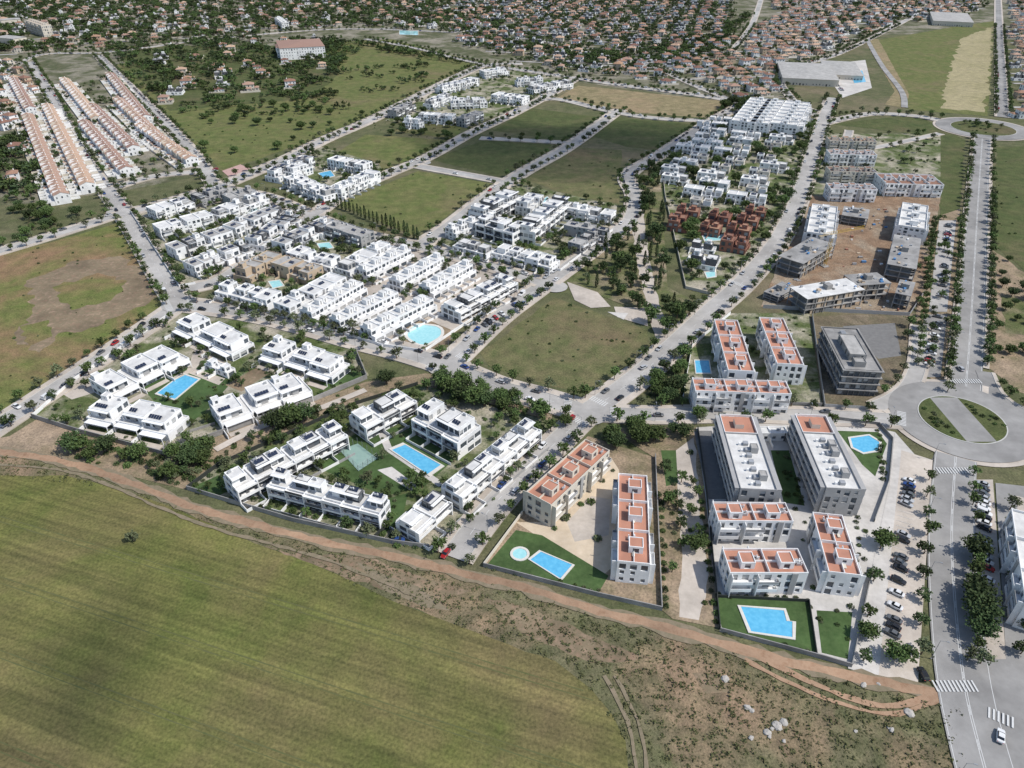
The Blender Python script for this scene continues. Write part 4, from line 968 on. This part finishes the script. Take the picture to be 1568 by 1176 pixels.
def tree(m,h,r,ct,mat,ncl,nl,ls,ox=0,oy=0,flat=.8,trunk=.16,cr=None):
    base=h-2*ct
    limb(m,(ox,oy,-.1),(ox+.1,oy,base+.3),trunk*1.3,trunk*.8)
    cz=h-ct
    cs=[]
    for i in range(ncl):
        while 1:
            x,y,z=U(-1,1),U(-1,1),U(-1,1); q=x*x+y*y+z*z
            if .15<q<1: break
        f=U(.75,1.05); p=(ox+x*r*f,oy+y*r*f,cz+z*ct*flat*f)
        cs.append(p)
        cc=(cr or r*.34)*U(.7,1.2)
        for j in range(nl):
            leafquad(m,(p[0]+random.gauss(0,cc*.5),p[1]+random.gauss(0,cc*.5),p[2]+random.gauss(0,cc*.4)),ls,mat)
    for p in cs[:4]: limb(m,(ox+.1,oy,base),p,trunk*.6,trunk*.2,n=4)
def mk_tree(*a,**k):
    m=MB(); tree(m,*a,**k); return m.mesh('tree')
T_ST=[mk_tree(U(4.8,6.2),U(1.9,2.4),1.8,mt,22,14,.38) for mt in ('leaf_mid','leaf_mid','leaf_dark','leaf_olive')]
T_BIG=[mk_tree(8,4.2,2.9,mt,60,22,.5,trunk=.3,cr=1.3) for mt in ('leaf_dark','leaf_mid','leaf_mid')]
T_PINE=[mk_tree(9.5,3.6,3.2,mt,45,20,.5,trunk=.28,cr=1.2) for mt in ('leaf_dark','leaf_dark','leaf_mid')]
T_OLIVE=[mk_tree(4.5,2.4,1.7,'leaf_olive',26,16,.36,trunk=.25)]
def cyp():
    m=MB(); limb(m,(0,0,-.1),(0,0,1.5),.18,.14); limb(m,(0,0,1.5),(0,0,8),.14,.03)
    for i in range(420):
        z=U(.6,9.3); rr=1.0*math.sin(math.pi*min(1,(z/9.6)**.75))**.7*U(.6,1.1); t=U(0,math.tau); leafquad(m,(rr*math.cos(t),rr*math.sin(t),z),.34,'leaf_dark')
    return m.mesh('cypress')
T_CYP=[cyp(),cyp()]
def bush(mat,r=1.0,h=1.2,n=110):
    m=MB()
    for i in range(4): limb(m,(0,0,-.05),(U(-.4,.4)*r,U(-.4,.4)*r,h*.6),.05,.02,n=4)
    for i in range(n):
        t=U(0,math.tau); q=math.sqrt(R())*r; z=U(.1,1)*h*math.sqrt(max(.05,1-(q/r)**2*.8)); leafquad(m,(q*math.cos(t),q*math.sin(t),z),.26,mat)
    return m.mesh('bush')
T_BUSH=[bush('leaf_mid'),bush('leaf_dark',1.2,1.4,130),bush('leaf_olive',.9,1.0)]
def clump(mat,n=6,sp=9):
    m=MB()
    for i in range(n):
        h=U(5,9.5); tree(m,h,U(2.2,4),h*.34,mat if R()<.7 else 'leaf_mid',11,8,.95,ox=U(-sp,sp),oy=U(-sp,sp),trunk=.25)
    return m.mesh('tree_clump')
T_CL=[clump('leaf_far'),clump('leaf_far'),clump('leaf_dark'),clump('leaf_far',4,6)]
cars=[]
def free(x,y,mg=1.0,rm=0): return not onroad(x,y,rm) and not inbuild(x,y,mg)
for i,(r,P) in enumerate(zip(RD,ROADS)):
    nm,_,w,mat,pw,ts,cp=r; N=normals(P)
    for sgn in (-1,1):
        acc=U(0,5); acc2=0
        for j in range(1,len(P)):
            d=math.dist(P[j-1],P[j]); acc+=d; acc2+=d
            if P[j][1]>1300: continue
            if ts and acc>ts:
                acc=U(-1.5,1)
                if R()<.92:
                    o=w/2+1.5+U(-.2,.5); x=P[j][0]+N[j][0]*sgn*o; y=P[j][1]+N[j][1]*sgn*o
                    if free(x,y,.8,.6): put(random.choice(T_ST),'street_tree',(x,y,.1),U(0,6.28),U(.75,1.25))
            if cp and acc2>5.6:
                acc2=0
                if R()<cp:
                    o=w/2-1.15; x=P[j][0]+N[j][0]*sgn*o; y=P[j][1]+N[j][1]*sgn*o
                    if not onroad(x,y,1.2,i): cars.append((x,y,ZR+i*.004,math.atan2(-N[j][0],N[j][1])+ (math.pi if sgn>0 else 0)))
def scat(px,n,meshes,name,sc=(.8,1.2),mg=1.5,rm=1,parent=None):
    P=W(px); x0,x1=min(p[0] for p in P),max(p[0] for p in P); y0,y1=min(p[1] for p in P),max(p[1] for p in P); k=0;t=0
    while k<n and t<n*12:
        t+=1; x,y=U(x0,x1),U(y0,y1)
        if inpoly(x,y,P) and free(x,y,mg,rm):
            put(random.choice(meshes),name,(x,y,0),U(0,6.28),U(*sc),parent); k+=1
def at(pts,meshes,name,sc=(.9,1.15)):
    for p in pts: put(random.choice(meshes),name,(*G(*p),0),U(0,6.28),U(*sc))
def line(a,b,sp,meshes,name,sc=(.85,1.15),jit=.5):
    A=G(*a);B=G(*b); d=math.dist(A,B); n=max(1,int(d/sp))
    for i in range(n+1):
        t=i/n; put(random.choice(meshes),name,(A[0]+(B[0]-A[0])*t+U(-jit,jit),A[1]+(B[1]-A[1])*t+U(-jit,jit),0),U(0,6.28),U(*sc))
at([(592,588),(726,620),(742,622),(316,692),(292,712),(300,702),(436,655),(448,650),(418,655),(124,690),(712,612)],T_BIG,'broadleaf_tree',(.8,1.1))
at([(1065,842),(1350,836),(1325,975),(1368,1010),(938,672),(866,652),(1008,606),(1030,600),(1070,640)],T_BIG,'broadleaf_tree',(.6,.85))
at([(205,828)],T_OLIVE,'bush',(.8,.85))
line((1420,735),(1408,1000),9,T_ST,'street_tree'); line((1348,840),(1320,1010),14,T_ST,'street_tree')
line((1490,850),(1497,1015),4.5,T_ST+T_BIG[:1],'street_tree',(.8,1.1)); line((1488,730),(1494,800),7,T_ST,'street_tree')
line((1545,780),(1562,1000),8,T_ST,'street_tree')
line((1472,340),(1450,600),9,T_ST,'street_tree'); line((1430,340),(1404,560),7,T_ST,'street_tree'); line((1520,300),(1512,560),8,T_ST,'street_tree')
line((518,318),(640,368),4.2,T_CYP,'cypress_tree',(.75,1.0))
line((690,392),(840,418),5,T_CYP+T_ST,'hedge_tree',(.6,.9)); line((350,470),(560,522),5.5,T_ST,'garden_tree')
at([(1388,1012),(1480,1012)],T_ST,'street_tree')
scat([(100,700),(285,745),(335,712),(545,625),(560,590),(335,675),(250,700),(130,675)],50,T_BIG+T_OLIVE+T_ST+T_BUSH,'park_tree',(.55,1))
scat([(100,700),(285,745),(335,712),(545,625),(560,590),(335,675),(250,700),(130,675)],120,T_BUSH,'park_shrub',(.7,1.5))
scat([(650,578),(845,625),(845,645),(700,610)],24,T_BIG+T_ST,'park_tree',(.6,1))
scat([(285,750),(335,712),(545,618),(640,588),(845,645),(830,680),(700,800),(600,832)],210,T_BUSH+T_ST,'garden_plant',(.5,1.0),1.0)
scat([(45,640),(115,580),(265,478),(545,535),(565,575),(250,695)],160,T_BUSH+T_BUSH+T_ST,'garden_plant',(.5,1.0),1.0)
line((345,752),(600,822),3,T_BUSH,'garden_shrub',(.8,1.2)); line((300,742),(335,722),2.5,T_BUSH,'garden_shrub')
line((610,835),(690,838),2.5,T_BUSH,'garden_shrub'); line((720,800),(820,690),4,T_ST+T_BUSH,'garden_tree',(.6,.9))
line((745,870),(915,905),2.2,T_BUSH,'garden_shrub',(.6,.8)); line((850,810),(938,720),6,T_BUSH,'garden_shrub',(.8,1.1))
at([(915,826),(865,795),(905,770)],T_BUSH,'garden_shrub',(1.3,1.6))
scat([(1012,690),(1060,680),(1098,960),(1035,945)],26,T_BUSH+T_ST,'park_shrub',(.6,1.1))
line((1010,760),(1020,930),3.2,T_BUSH,'garden_shrub'); line((1075,770),(1096,955),3.6,T_BUSH,'garden_shrub',(.8,1.2))
line((1110,968),(1240,998),2,T_BUSH,'garden_shrub',(.5,.8)); line((1100,912),(1235,918),2.5,T_BUSH,'garden_shrub',(.6,.9)); line((1345,660),(1352,735),3,T_BUSH,'garden_shrub')
scat([(1185,695),(1208,690),(1232,775),(1205,770)],16,T_BUSH,'garden_shrub',(.6,1.1)); scat([(1100,765),(1330,770),(1325,1000),(1110,960)],30,T_BUSH,'garden_shrub',(.5,.9))
scat([(930,655),(1066,655),(1062,672),(935,690)],26,T_ST+T_BIG+T_BUSH,'park_tree',(.5,.9))
scat([(985,570),(1050,515),(1050,612),(990,618)],26,T_BUSH+T_ST+T_BIG,'park_tree',(.5,.85))
scat([(880,412),(960,352),(990,250),(1010,245),(1022,440),(1080,470),(1045,520),(1000,508),(990,480),(910,450)],140,T_ST+T_PINE+T_CYP+T_CYP,'park_tree',(.7,1.05))
scat([(1010,245),(1085,186),(1240,190),(1235,260),(1205,340),(1150,400),(1090,450),(1050,440),(1015,300)],280,T_ST+T_ST+T_BIG+T_BUSH,'garden_tree',(.5,1.0),.5)
for pg,n in (([(330,455),(420,370),(490,335),(635,378),(545,425),(455,485)],180),([(195,322),(330,285),(470,325),(310,432),(275,445)],200),([(405,255),(490,225),(580,250),(590,270),(495,315)],120),([(670,370),(790,280),(945,315),(940,352),(860,415),(700,386)],220),([(590,185),(700,120),(760,100),(880,115),(862,140),(805,165),(712,192)],180),([(1252,205),(1440,205),(1440,300),(1243,300)],120),([(450,490),(545,422),(637,382),(795,430),(652,540)],70)):
    scat(pg,n,T_ST+T_BUSH+T_BUSH,'garden_tree',(.6,1.15),.6)
scat([(40,170),(170,110),(330,260),(200,280),(60,310)],240,T_ST+T_BUSH,'garden_tree',(.6,1.2),.6)
scat([(1050,600),(1062,535),(1120,484),(1238,485),(1250,610)],40,T_BUSH,'garden_shrub',(.6,1.1))
scat([(1400,340),(1470,330),(1450,600),(1395,580)],30,T_ST,'verge_tree',(.6,1),1,4)
scat([(1516,380),(1600,440),(1700,560),(1510,560)],40,T_BIG+T_BUSH,'roadside_tree',(.4,.8)); scat([(1530,640),(1600,700),(1600,740),(1540,700)],12,T_BUSH,'roadside_shrub')
scat([(0,300),(60,310),(180,330),(120,350),(0,380)],30,T_BIG+T_ST,'roadside_tree',(.6,.9))
for fp,n in (([(735,540),(850,456),(990,505),(996,535),(928,605),(845,592)],30),([(517,312),(640,262),(758,282),(636,362)],14),([(0,392),(180,342),(248,450),(130,555),(0,632)],30),([(805,275),(888,226),(952,230),(948,312)],14),([(1526,225),(1640,215),(1640,400),(1522,375)],25)):
    scat(fp,n,T_BUSH,'field_shrub',(.35,.9))
c=RB[0][0]
for k in range(40):
    a=U(0,math.tau); q=U(6.5,14)
    if abs(q*math.cos(a))<6: continue
    put(random.choice(T_BUSH),'roundabout_shrub',(c[0]+q*math.cos(a),c[1]+q*math.sin(a),.55),0,U(.5,1))
c=RB[1][0]
for k in range(24):
    a=U(0,math.tau); q=U(2,20); put(random.choice(T_BUSH+T_ST),'roundabout_shrub',(c[0]+q*math.cos(a),c[1]+q*math.sin(a),.55),0,U(.6,1.1))
wm_=empty('distant_woodland')
scat([(170,75),(330,60),(520,62),(520,120),(440,145),(270,165),(215,130)],260,T_CL,'tree_clump',(.6,1.05),0,1,wm_)
scat([(500,60),(720,92),(700,100),(560,75),(500,105)],60,T_CL,'tree_clump',(.6,1.0),1,2,wm_)
scat([(520,100),(620,95),(690,105),(560,165),(470,160)],30,T_CL,'tree_clump',(.4,.8),1,2,wm_)
scat([(265,180),(500,155),(560,175),(420,235),(340,255)],90,T_BIG+T_BUSH+T_BUSH,'tree_small',(.5,1),1,2,wm_)
scat([(270,160),(520,130),(560,160),(500,172),(300,185)],40,T_CL,'tree_clump',(.4,.8),1,2,wm_)
scat([(-100,215),(40,210),(60,300),(-100,320)],55,T_CL,'tree_clump',(.6,1),1,2,wm_)
scat([(560,190),(640,170),(706,194),(700,214),(600,210)],50,T_BIG+T_BUSH,'tree_small',(.4,.9),1,2,wm_)
scat([(740,60),(960,85),(1100,50),(1150,20),(1100,85),(1000,100),(880,90)],150,T_CL,'tree_clump',(.6,1),1,2,wm_)
scat([(1100,165),(1190,190),(1240,190),(1230,180),(1130,158)],20,T_BIG,'tree_small',(.7,1.2),1,1,wm_)
sm=empty('suburb_tree_mass')
for (X,Y,dx,dy,a,nc,cs) in CELLS:
    for q in range(nc):
        if R()<.85:
            ex=dx*(.5 if q==0 else U(-.5,.5)); ey=dy*random.choice([-1,1])*U(.3,.5)
            x=X+math.cos(a)*ex-math.sin(a)*ey+U(-2,2); y=Y+math.sin(a)*ex+math.cos(a)*ey+U(-2,2)
            put(random.choice(T_CL),'tree_clump',(x,y,0),U(0,6.28),U(*cs),sm)
m=MB()
SP_=W([(0,690),(300,782),(500,835),(700,880),(900,938),(1100,990),(1300,1040),(1475,1085),(1480,1230),(970,1230),(958,1135),(905,1055),(850,1012),(680,950),(600,920),(470,860),(330,805),(185,750),(0,728)])
x0,x1=min(p[0] for p in SP_),max(p[0] for p in SP_); y0,y1=min(p[1] for p in SP_),max(p[1] for p in SP_); k=0
DTW=np.array(smooth(W(DT),3.0))
while k<4500:
    x,y=U(x0,x1),U(y0,y1)
    if not inpoly(x,y,SP_): continue
    if np.hypot(DTW[:,0]-x,DTW[:,1]-y).min()<2.4: continue
    k+=1; s=random.choice([.15,.2,.25,.25,.4,.6])
    for q in range(7): leafquad(m,(x+U(-s,s),y+U(-s,s),U(.05,.8)*s),s*.6,'leaf_scrub')
m.obj('scrub_vegetation')
def rock(s):
    bm=bmesh.new(); bmesh.ops.create_icosphere(bm,subdivisions=2,radius=s)
    for v in bm.verts: v.co*=U(.75,1.15); v.co.z*=.65; v.co.x*=1.2
    me=bpy.data.meshes.new('rock'); bm.to_mesh(me); bm.free(); me.materials.append(MATS['rock']); return me
RK=[rock(.6),rock(.8),rock(.45)]
for p in ((1145,1084),(1150,1088),(1190,1112),(1200,1106),(1182,1116),(1175,1122),(1110,1040),(1200,1135),(1360,1115),(1322,1050),(1345,1048),(1460,1055),(1310,1120),(1150,1130),(1178,1128),(1365,1118),(1392,1092)):
    put(random.choice(RK),'boulder',(*G(*p),.15),U(0,6),U(.7,1.5))
# ------------------------------------------------------------------ cars
def car_mesh(col,van=False,hatch=False):
    m=MB(); pt='paint_'+col
    st=[(-2.12,.66,.45,.72),(-2.0,.82,.3,.92),(-1.4,.87,.28,.96),(.85,.87,.28,.92),(1.7,.84,.28,.80),(2.05,.72,.32,.66),(2.12,.6,.4,.55)]
    if van: st=[(x*1.12,w*1.08,a,b+.12) for x,w,a,b in st]
    k=len(m.v)
    for x,w,a,b in st: m.v+= [(x,-w,a),(x,-w,b-.08),(x,-w*.86,b),(x,w*.86,b),(x,w,b-.08),(x,w,a)]
    i=m.mi(pt)
    for s in range(len(st)-1):
        for e in range(5):
            a=k+s*6+e; m.f.append((a,a+6,a+7,a+1)); m.m.append(i)
    for s in (0,len(st)-1): m.f.append(tuple(k+s*6+e for e in range(6))); m.m.append(i)
    z0,z1=(.9,1.42) if not van else (1.0,1.95)
    b=[(-1.75 if hatch else -1.5,.78),(1.0,.78)] if not van else [(-2.3,.86),(1.25,.86)]
    t=[(-1.45 if hatch else -.95,.6),(.25,.6)] if not van else [(-2.2,.76),(.6,.76)]
    B=[(b[0][0],-b[0][1],z0),(b[1][0],-b[1][1],z0),(b[1][0],b[1][1],z0),(b[0][0],b[0][1],z0)]
    T=[(t[0][0],-t[0][1],z1),(t[1][0],-t[1][1],z1),(t[1][0],t[1][1],z1),(t[0][0],t[0][1],z1)]
    for e in range(4): m.face([B[e],B[(e+1)%4],T[(e+1)%4],T[e]],'car_glass' if not (van and e in(3,)) else pt)
    m.box(t[0][0]-.05,t[1][0]+.05,-t[0][1]-.02,t[0][1]+.02,z1-.01,z1+.05,pt)
    if van: m.box(-2.25,.1,-.87,.87,1.05,1.93,pt)
    for x in (-1.3,1.3):
        for y in (-.78,.78):
            n=10; c=[(x+.32*math.cos(q*math.tau/n),.33+.32*math.sin(q*math.tau/n)) for q in range(n)]
            sg=1 if y>0 else -1
            m.face([(a,y+sg*.11,z) for a,z in c],'tyre')
            for q in range(n):
                r=(q+1)%n; m.face([(c[q][0],y-.1,c[q][1]),(c[r][0],y-.1,c[r][1]),(c[r][0],y+.11,c[r][1]),(c[q][0],y+.11,c[q][1])],'tyre')
            m.face([(x+.17*math.cos(q*math.tau/n),y+sg*.118,.33+.17*math.sin(q*math.tau/n)) for q in range(n)],'hvac_metal')
    for y in (-.6,.6):
        m.box(-2.13,-2.03,y-.14,y+.14,.68,.8,'lamp_lens'); m.box(2.02,2.11,y-.15,y+.15,.55,.66,'shutter')
        m.box(.72,.86,y*1.45-.1,y*1.45+.1,.92,1.04,pt)
    return m.mesh('car')
CM=[car_mesh('white'),car_mesh('white',hatch=True),car_mesh('silver'),car_mesh('black',hatch=True),car_mesh('grey'),car_mesh('red',hatch=True),car_mesh('blue'),car_mesh('white'),car_mesh('silver',hatch=True),car_mesh('black')]
VAN=[car_mesh('white',van=True)]
def car(x,y,z,a):
    if R()<.05: put(VAN[0],'parked_van',(x,y,z),a)
    else:
        k=random.choice([0,1,2,3,4,7,8,9,0,2,4,5,6,3]); put(CM[k],'parked_car',(x,y,z),a,U(.96,1.03))
def carline(a,b,sp,off,prob,z=.27):
    A=G(*a);B=G(*b); d=math.dist(A,B); an=math.atan2(B[1]-A[1],B[0]-A[0])
    for i in range(int(d/sp)):
        if R()<prob: t=(i+.5)*sp/d; car(A[0]+(B[0]-A[0])*t+U(-.15,.15),A[1]+(B[1]-A[1])*t,z,an+off+random.choice([0,math.pi])+U(-.04,.04))
H2=math.pi/2
carline((1392,735),(1362,1000),2.6,H2*.85,.75); carline((1504,740),(1510,900),2.6,H2*.85,.85)
carline((1436,485),(1420,570),2.6,H2,.75); carline((1452,345),(1440,470),2.6,H2,.5)
carline((1258,105),(1290,140),2.8,H2,.8); carline((735,505),(800,462),2.7,H2*.8,.7,.45)
for x,y,z,a in cars: car(x,y,z,a)
for p,a in (((1008,638),0),((1470,567),H2),((27,625),-.5),((1412,1035),H2),((985,565),.7),((610,830),0),((1530,1130),1)): car(*G(*p),.42,a)
def lamp():
    m=MB(); limb(m,(0,0,0),(0,0,7.5),.09,.05,'pole_metal',6); limb(m,(0,0,7.4),(1.6,0,7.8),.05,.04,'pole_metal',5); m.box(1.3,2.1,-.15,.15,7.74,7.86,'pole_metal'); m.box(-.2,.2,-.2,.2,0,.25,'concrete')
    return m.mesh('street_lamp')
LM=lamp()
for i in (0,1,2,3,4,7,8,9,12):
    P=ROADS[i];N=normals(P);w=RD[i][2]
    for j in range(3,len(P),7):
        if P[j][1]>600: break
        x,y=P[j][0]+N[j][0]*(w/2+.5),P[j][1]+N[j][1]*(w/2+.5)
        if not onroad(x,y,.3,i): put(LM,'street_lamp',(x,y,.2),math.atan2(-N[j][1],-N[j][0]))
m=MB()
for PX,nn in (([(1290,330),(1360,320),(1350,410),(1285,415)],120),([(1210,420),(1240,410),(1225,465),(1180,465)],35),([(1230,465),(1390,450),(1388,478),(1240,472)],45)):
    P=W(PX)
    for k in range(nn):
        x,y=U(min(p[0] for p in P),max(p[0] for p in P)),U(min(p[1] for p in P),max(p[1] for p in P))
        if inpoly(x,y,P) and not inbuild(x,y,2): m.box(x,x+U(.6,2.6),y,y+U(.5,1.6),0,U(.3,1.4),random.choice(['tan_plaster','concrete','concrete','concrete_dark','hvac_metal','hvac_metal','red_plaster','white_plaster','blue_sheet']))
m.obj('building_material_stacks')
def crane(px,hh,jl,ang):
    m=MB(); s=.6
    for x in (-s,s):
        for y in (-s,s): m.box(x-.07,x+.07,y-.07,y+.07,0,hh,'yellow_paint')
    z=1.5
    while z<hh-1.5:
        limb(m,(-s,-s,z),(s,-s,z+1.5),.04,.04,'yellow_paint',4); limb(m,(s,s,z),(-s,s,z+1.5),.04,.04,'yellow_paint',4)
        limb(m,(-s,s,z),(-s,-s,z+1.5),.04,.04,'yellow_paint',4); limb(m,(s,-s,z),(s,s,z+1.5),.04,.04,'yellow_paint',4); z+=1.5
    for y in (-.5,.5): m.box(-9,jl,y-.06,y+.06,hh,hh+.12,'yellow_paint')
    m.box(-7,jl,-.06,.06,hh+1.2,hh+1.32,'yellow_paint')
    x=-7
    while x<jl-1.2:
        for y in (-.5,.5): limb(m,(x,y,hh+.06),(x+1.2,0,hh+1.25),.035,.035,'yellow_paint',4)
        x+=1.2
    m.box(-9,-6.5,-.7,.7,hh-1.6,hh-.01,'concrete'); m.box(-.9,.9,-.8,.8,hh-2.2,hh-.2,'white_plaster'); m.box(-1.8,1.8,-1.8,1.8,0,.6,'concrete')
    limb(m,(0,0,hh+1.3),(0,0,hh+5),.1,.05,'yellow_paint',4); limb(m,(0,0,hh+5),(jl*.7,0,hh+1.3),.03,.03,'pole_metal',4); limb(m,(0,0,hh+5),(-8,0,hh+1.3),.03,.03,'pole_metal',4)
    m.box(jl*.6,jl*.6+.06,-.03,.03,hh-8,hh,'pole_metal')
    m.obj('tower_crane',(*G(*px),0),ang)
crane((1262,408),19,22,.4)
# ------------------------------------------------------------------ sun, sky, clouds
EL=math.radians(52); sx,sy=1.0,-.3; l=math.hypot(sx,sy); SD=Vector((sx/l*math.cos(EL),sy/l*math.cos(EL),math.sin(EL)))
sd=bpy.data.lights.new('sun','SUN'); sd.energy=4.0; sd.angle=math.radians(.6); sd.color=(1,.965,.91)
so=bpy.data.objects.new('sun',sd); COL.objects.link(so); so.rotation_euler=(-SD).to_track_quat('-Z','Y').to_euler(); so.location=(0,0,500)
w=bpy.data.worlds.new('World'); sc.world=w; w.use_nodes=True; t=w.node_tree
bg=t.nodes['Background']; sk=t.nodes.new('ShaderNodeTexSky'); sk.sky_type='NISHITA'; sk.sun_disc=False; sk.sun_elevation=EL; sk.sun_rotation=math.atan2(sx,sy)
t.links.new(sk.outputs[0],bg.inputs[0]); bg.inputs[1].default_value=.15
def cloudmat(name,d,c=(.95,.95,.95,1)):
    m=bpy.data.materials.new(name); m.use_nodes=True; t=m.node_tree; t.nodes.clear()
    o=t.nodes.new('ShaderNodeOutputMaterial'); v=t.nodes.new('ShaderNodeVolumeScatter'); v.inputs['Density'].default_value=d; v.inputs['Color'].default_value=c
    t.links.new(v.outputs[0],o.inputs[1]); return m
def puffmesh(name,d):
    bm=bmesh.new(); bmesh.ops.create_icosphere(bm,subdivisions=4,radius=1); me=bpy.data.meshes.new(name); bm.to_mesh(me); bm.free(); me.materials.append(cloudmat(name,d)); return me
def cloud(px,puffs,zc=520,d=.015):
    Q=G(*px); e=empty('cloud'); k=zc/SD.z; cme=puffmesh('cloud_puff',d)
    cx,cy=Q[0]+SD.x*k,Q[1]+SD.y*k
    for dx,dy,rx,ry,rz in puffs:
        o=bpy.data.objects.new('puff',cme); COL.objects.link(o); o.parent=e; o.location=(cx+dx,cy+dy,zc); o.scale=(rx,ry,rz)
cloud((870,232),[(0,0,120,80,45),(60,40,80,60,35),(-70,50,70,60,35)],d=.012)
cloud((140,1030),[(0,0,20,30,12),(-3,8,11,18,10),(3,-8,9,14,9),(2,3,6,20,8)],430,.014)
cd=bpy.data.cameras.new('camera'); cd.sensor_width=36; cd.lens=36*FO/1568; cd.clip_start=1; cd.clip_end=20000
co=bpy.data.objects.new('camera',cd); COL.objects.link(co); co.location=(0,0,HC); co.rotation_euler=(math.pi/2-PI_,0,0); sc.camera=co
sc.view_settings.view_transform='Standard'; sc.view_settings.look='None'; sc.view_settings.exposure=0
print('OBJ',len(bpy.data.objects),'FACES',sum(len(m.polygons) for m in bpy.data.meshes),'ZI',ZI[0])
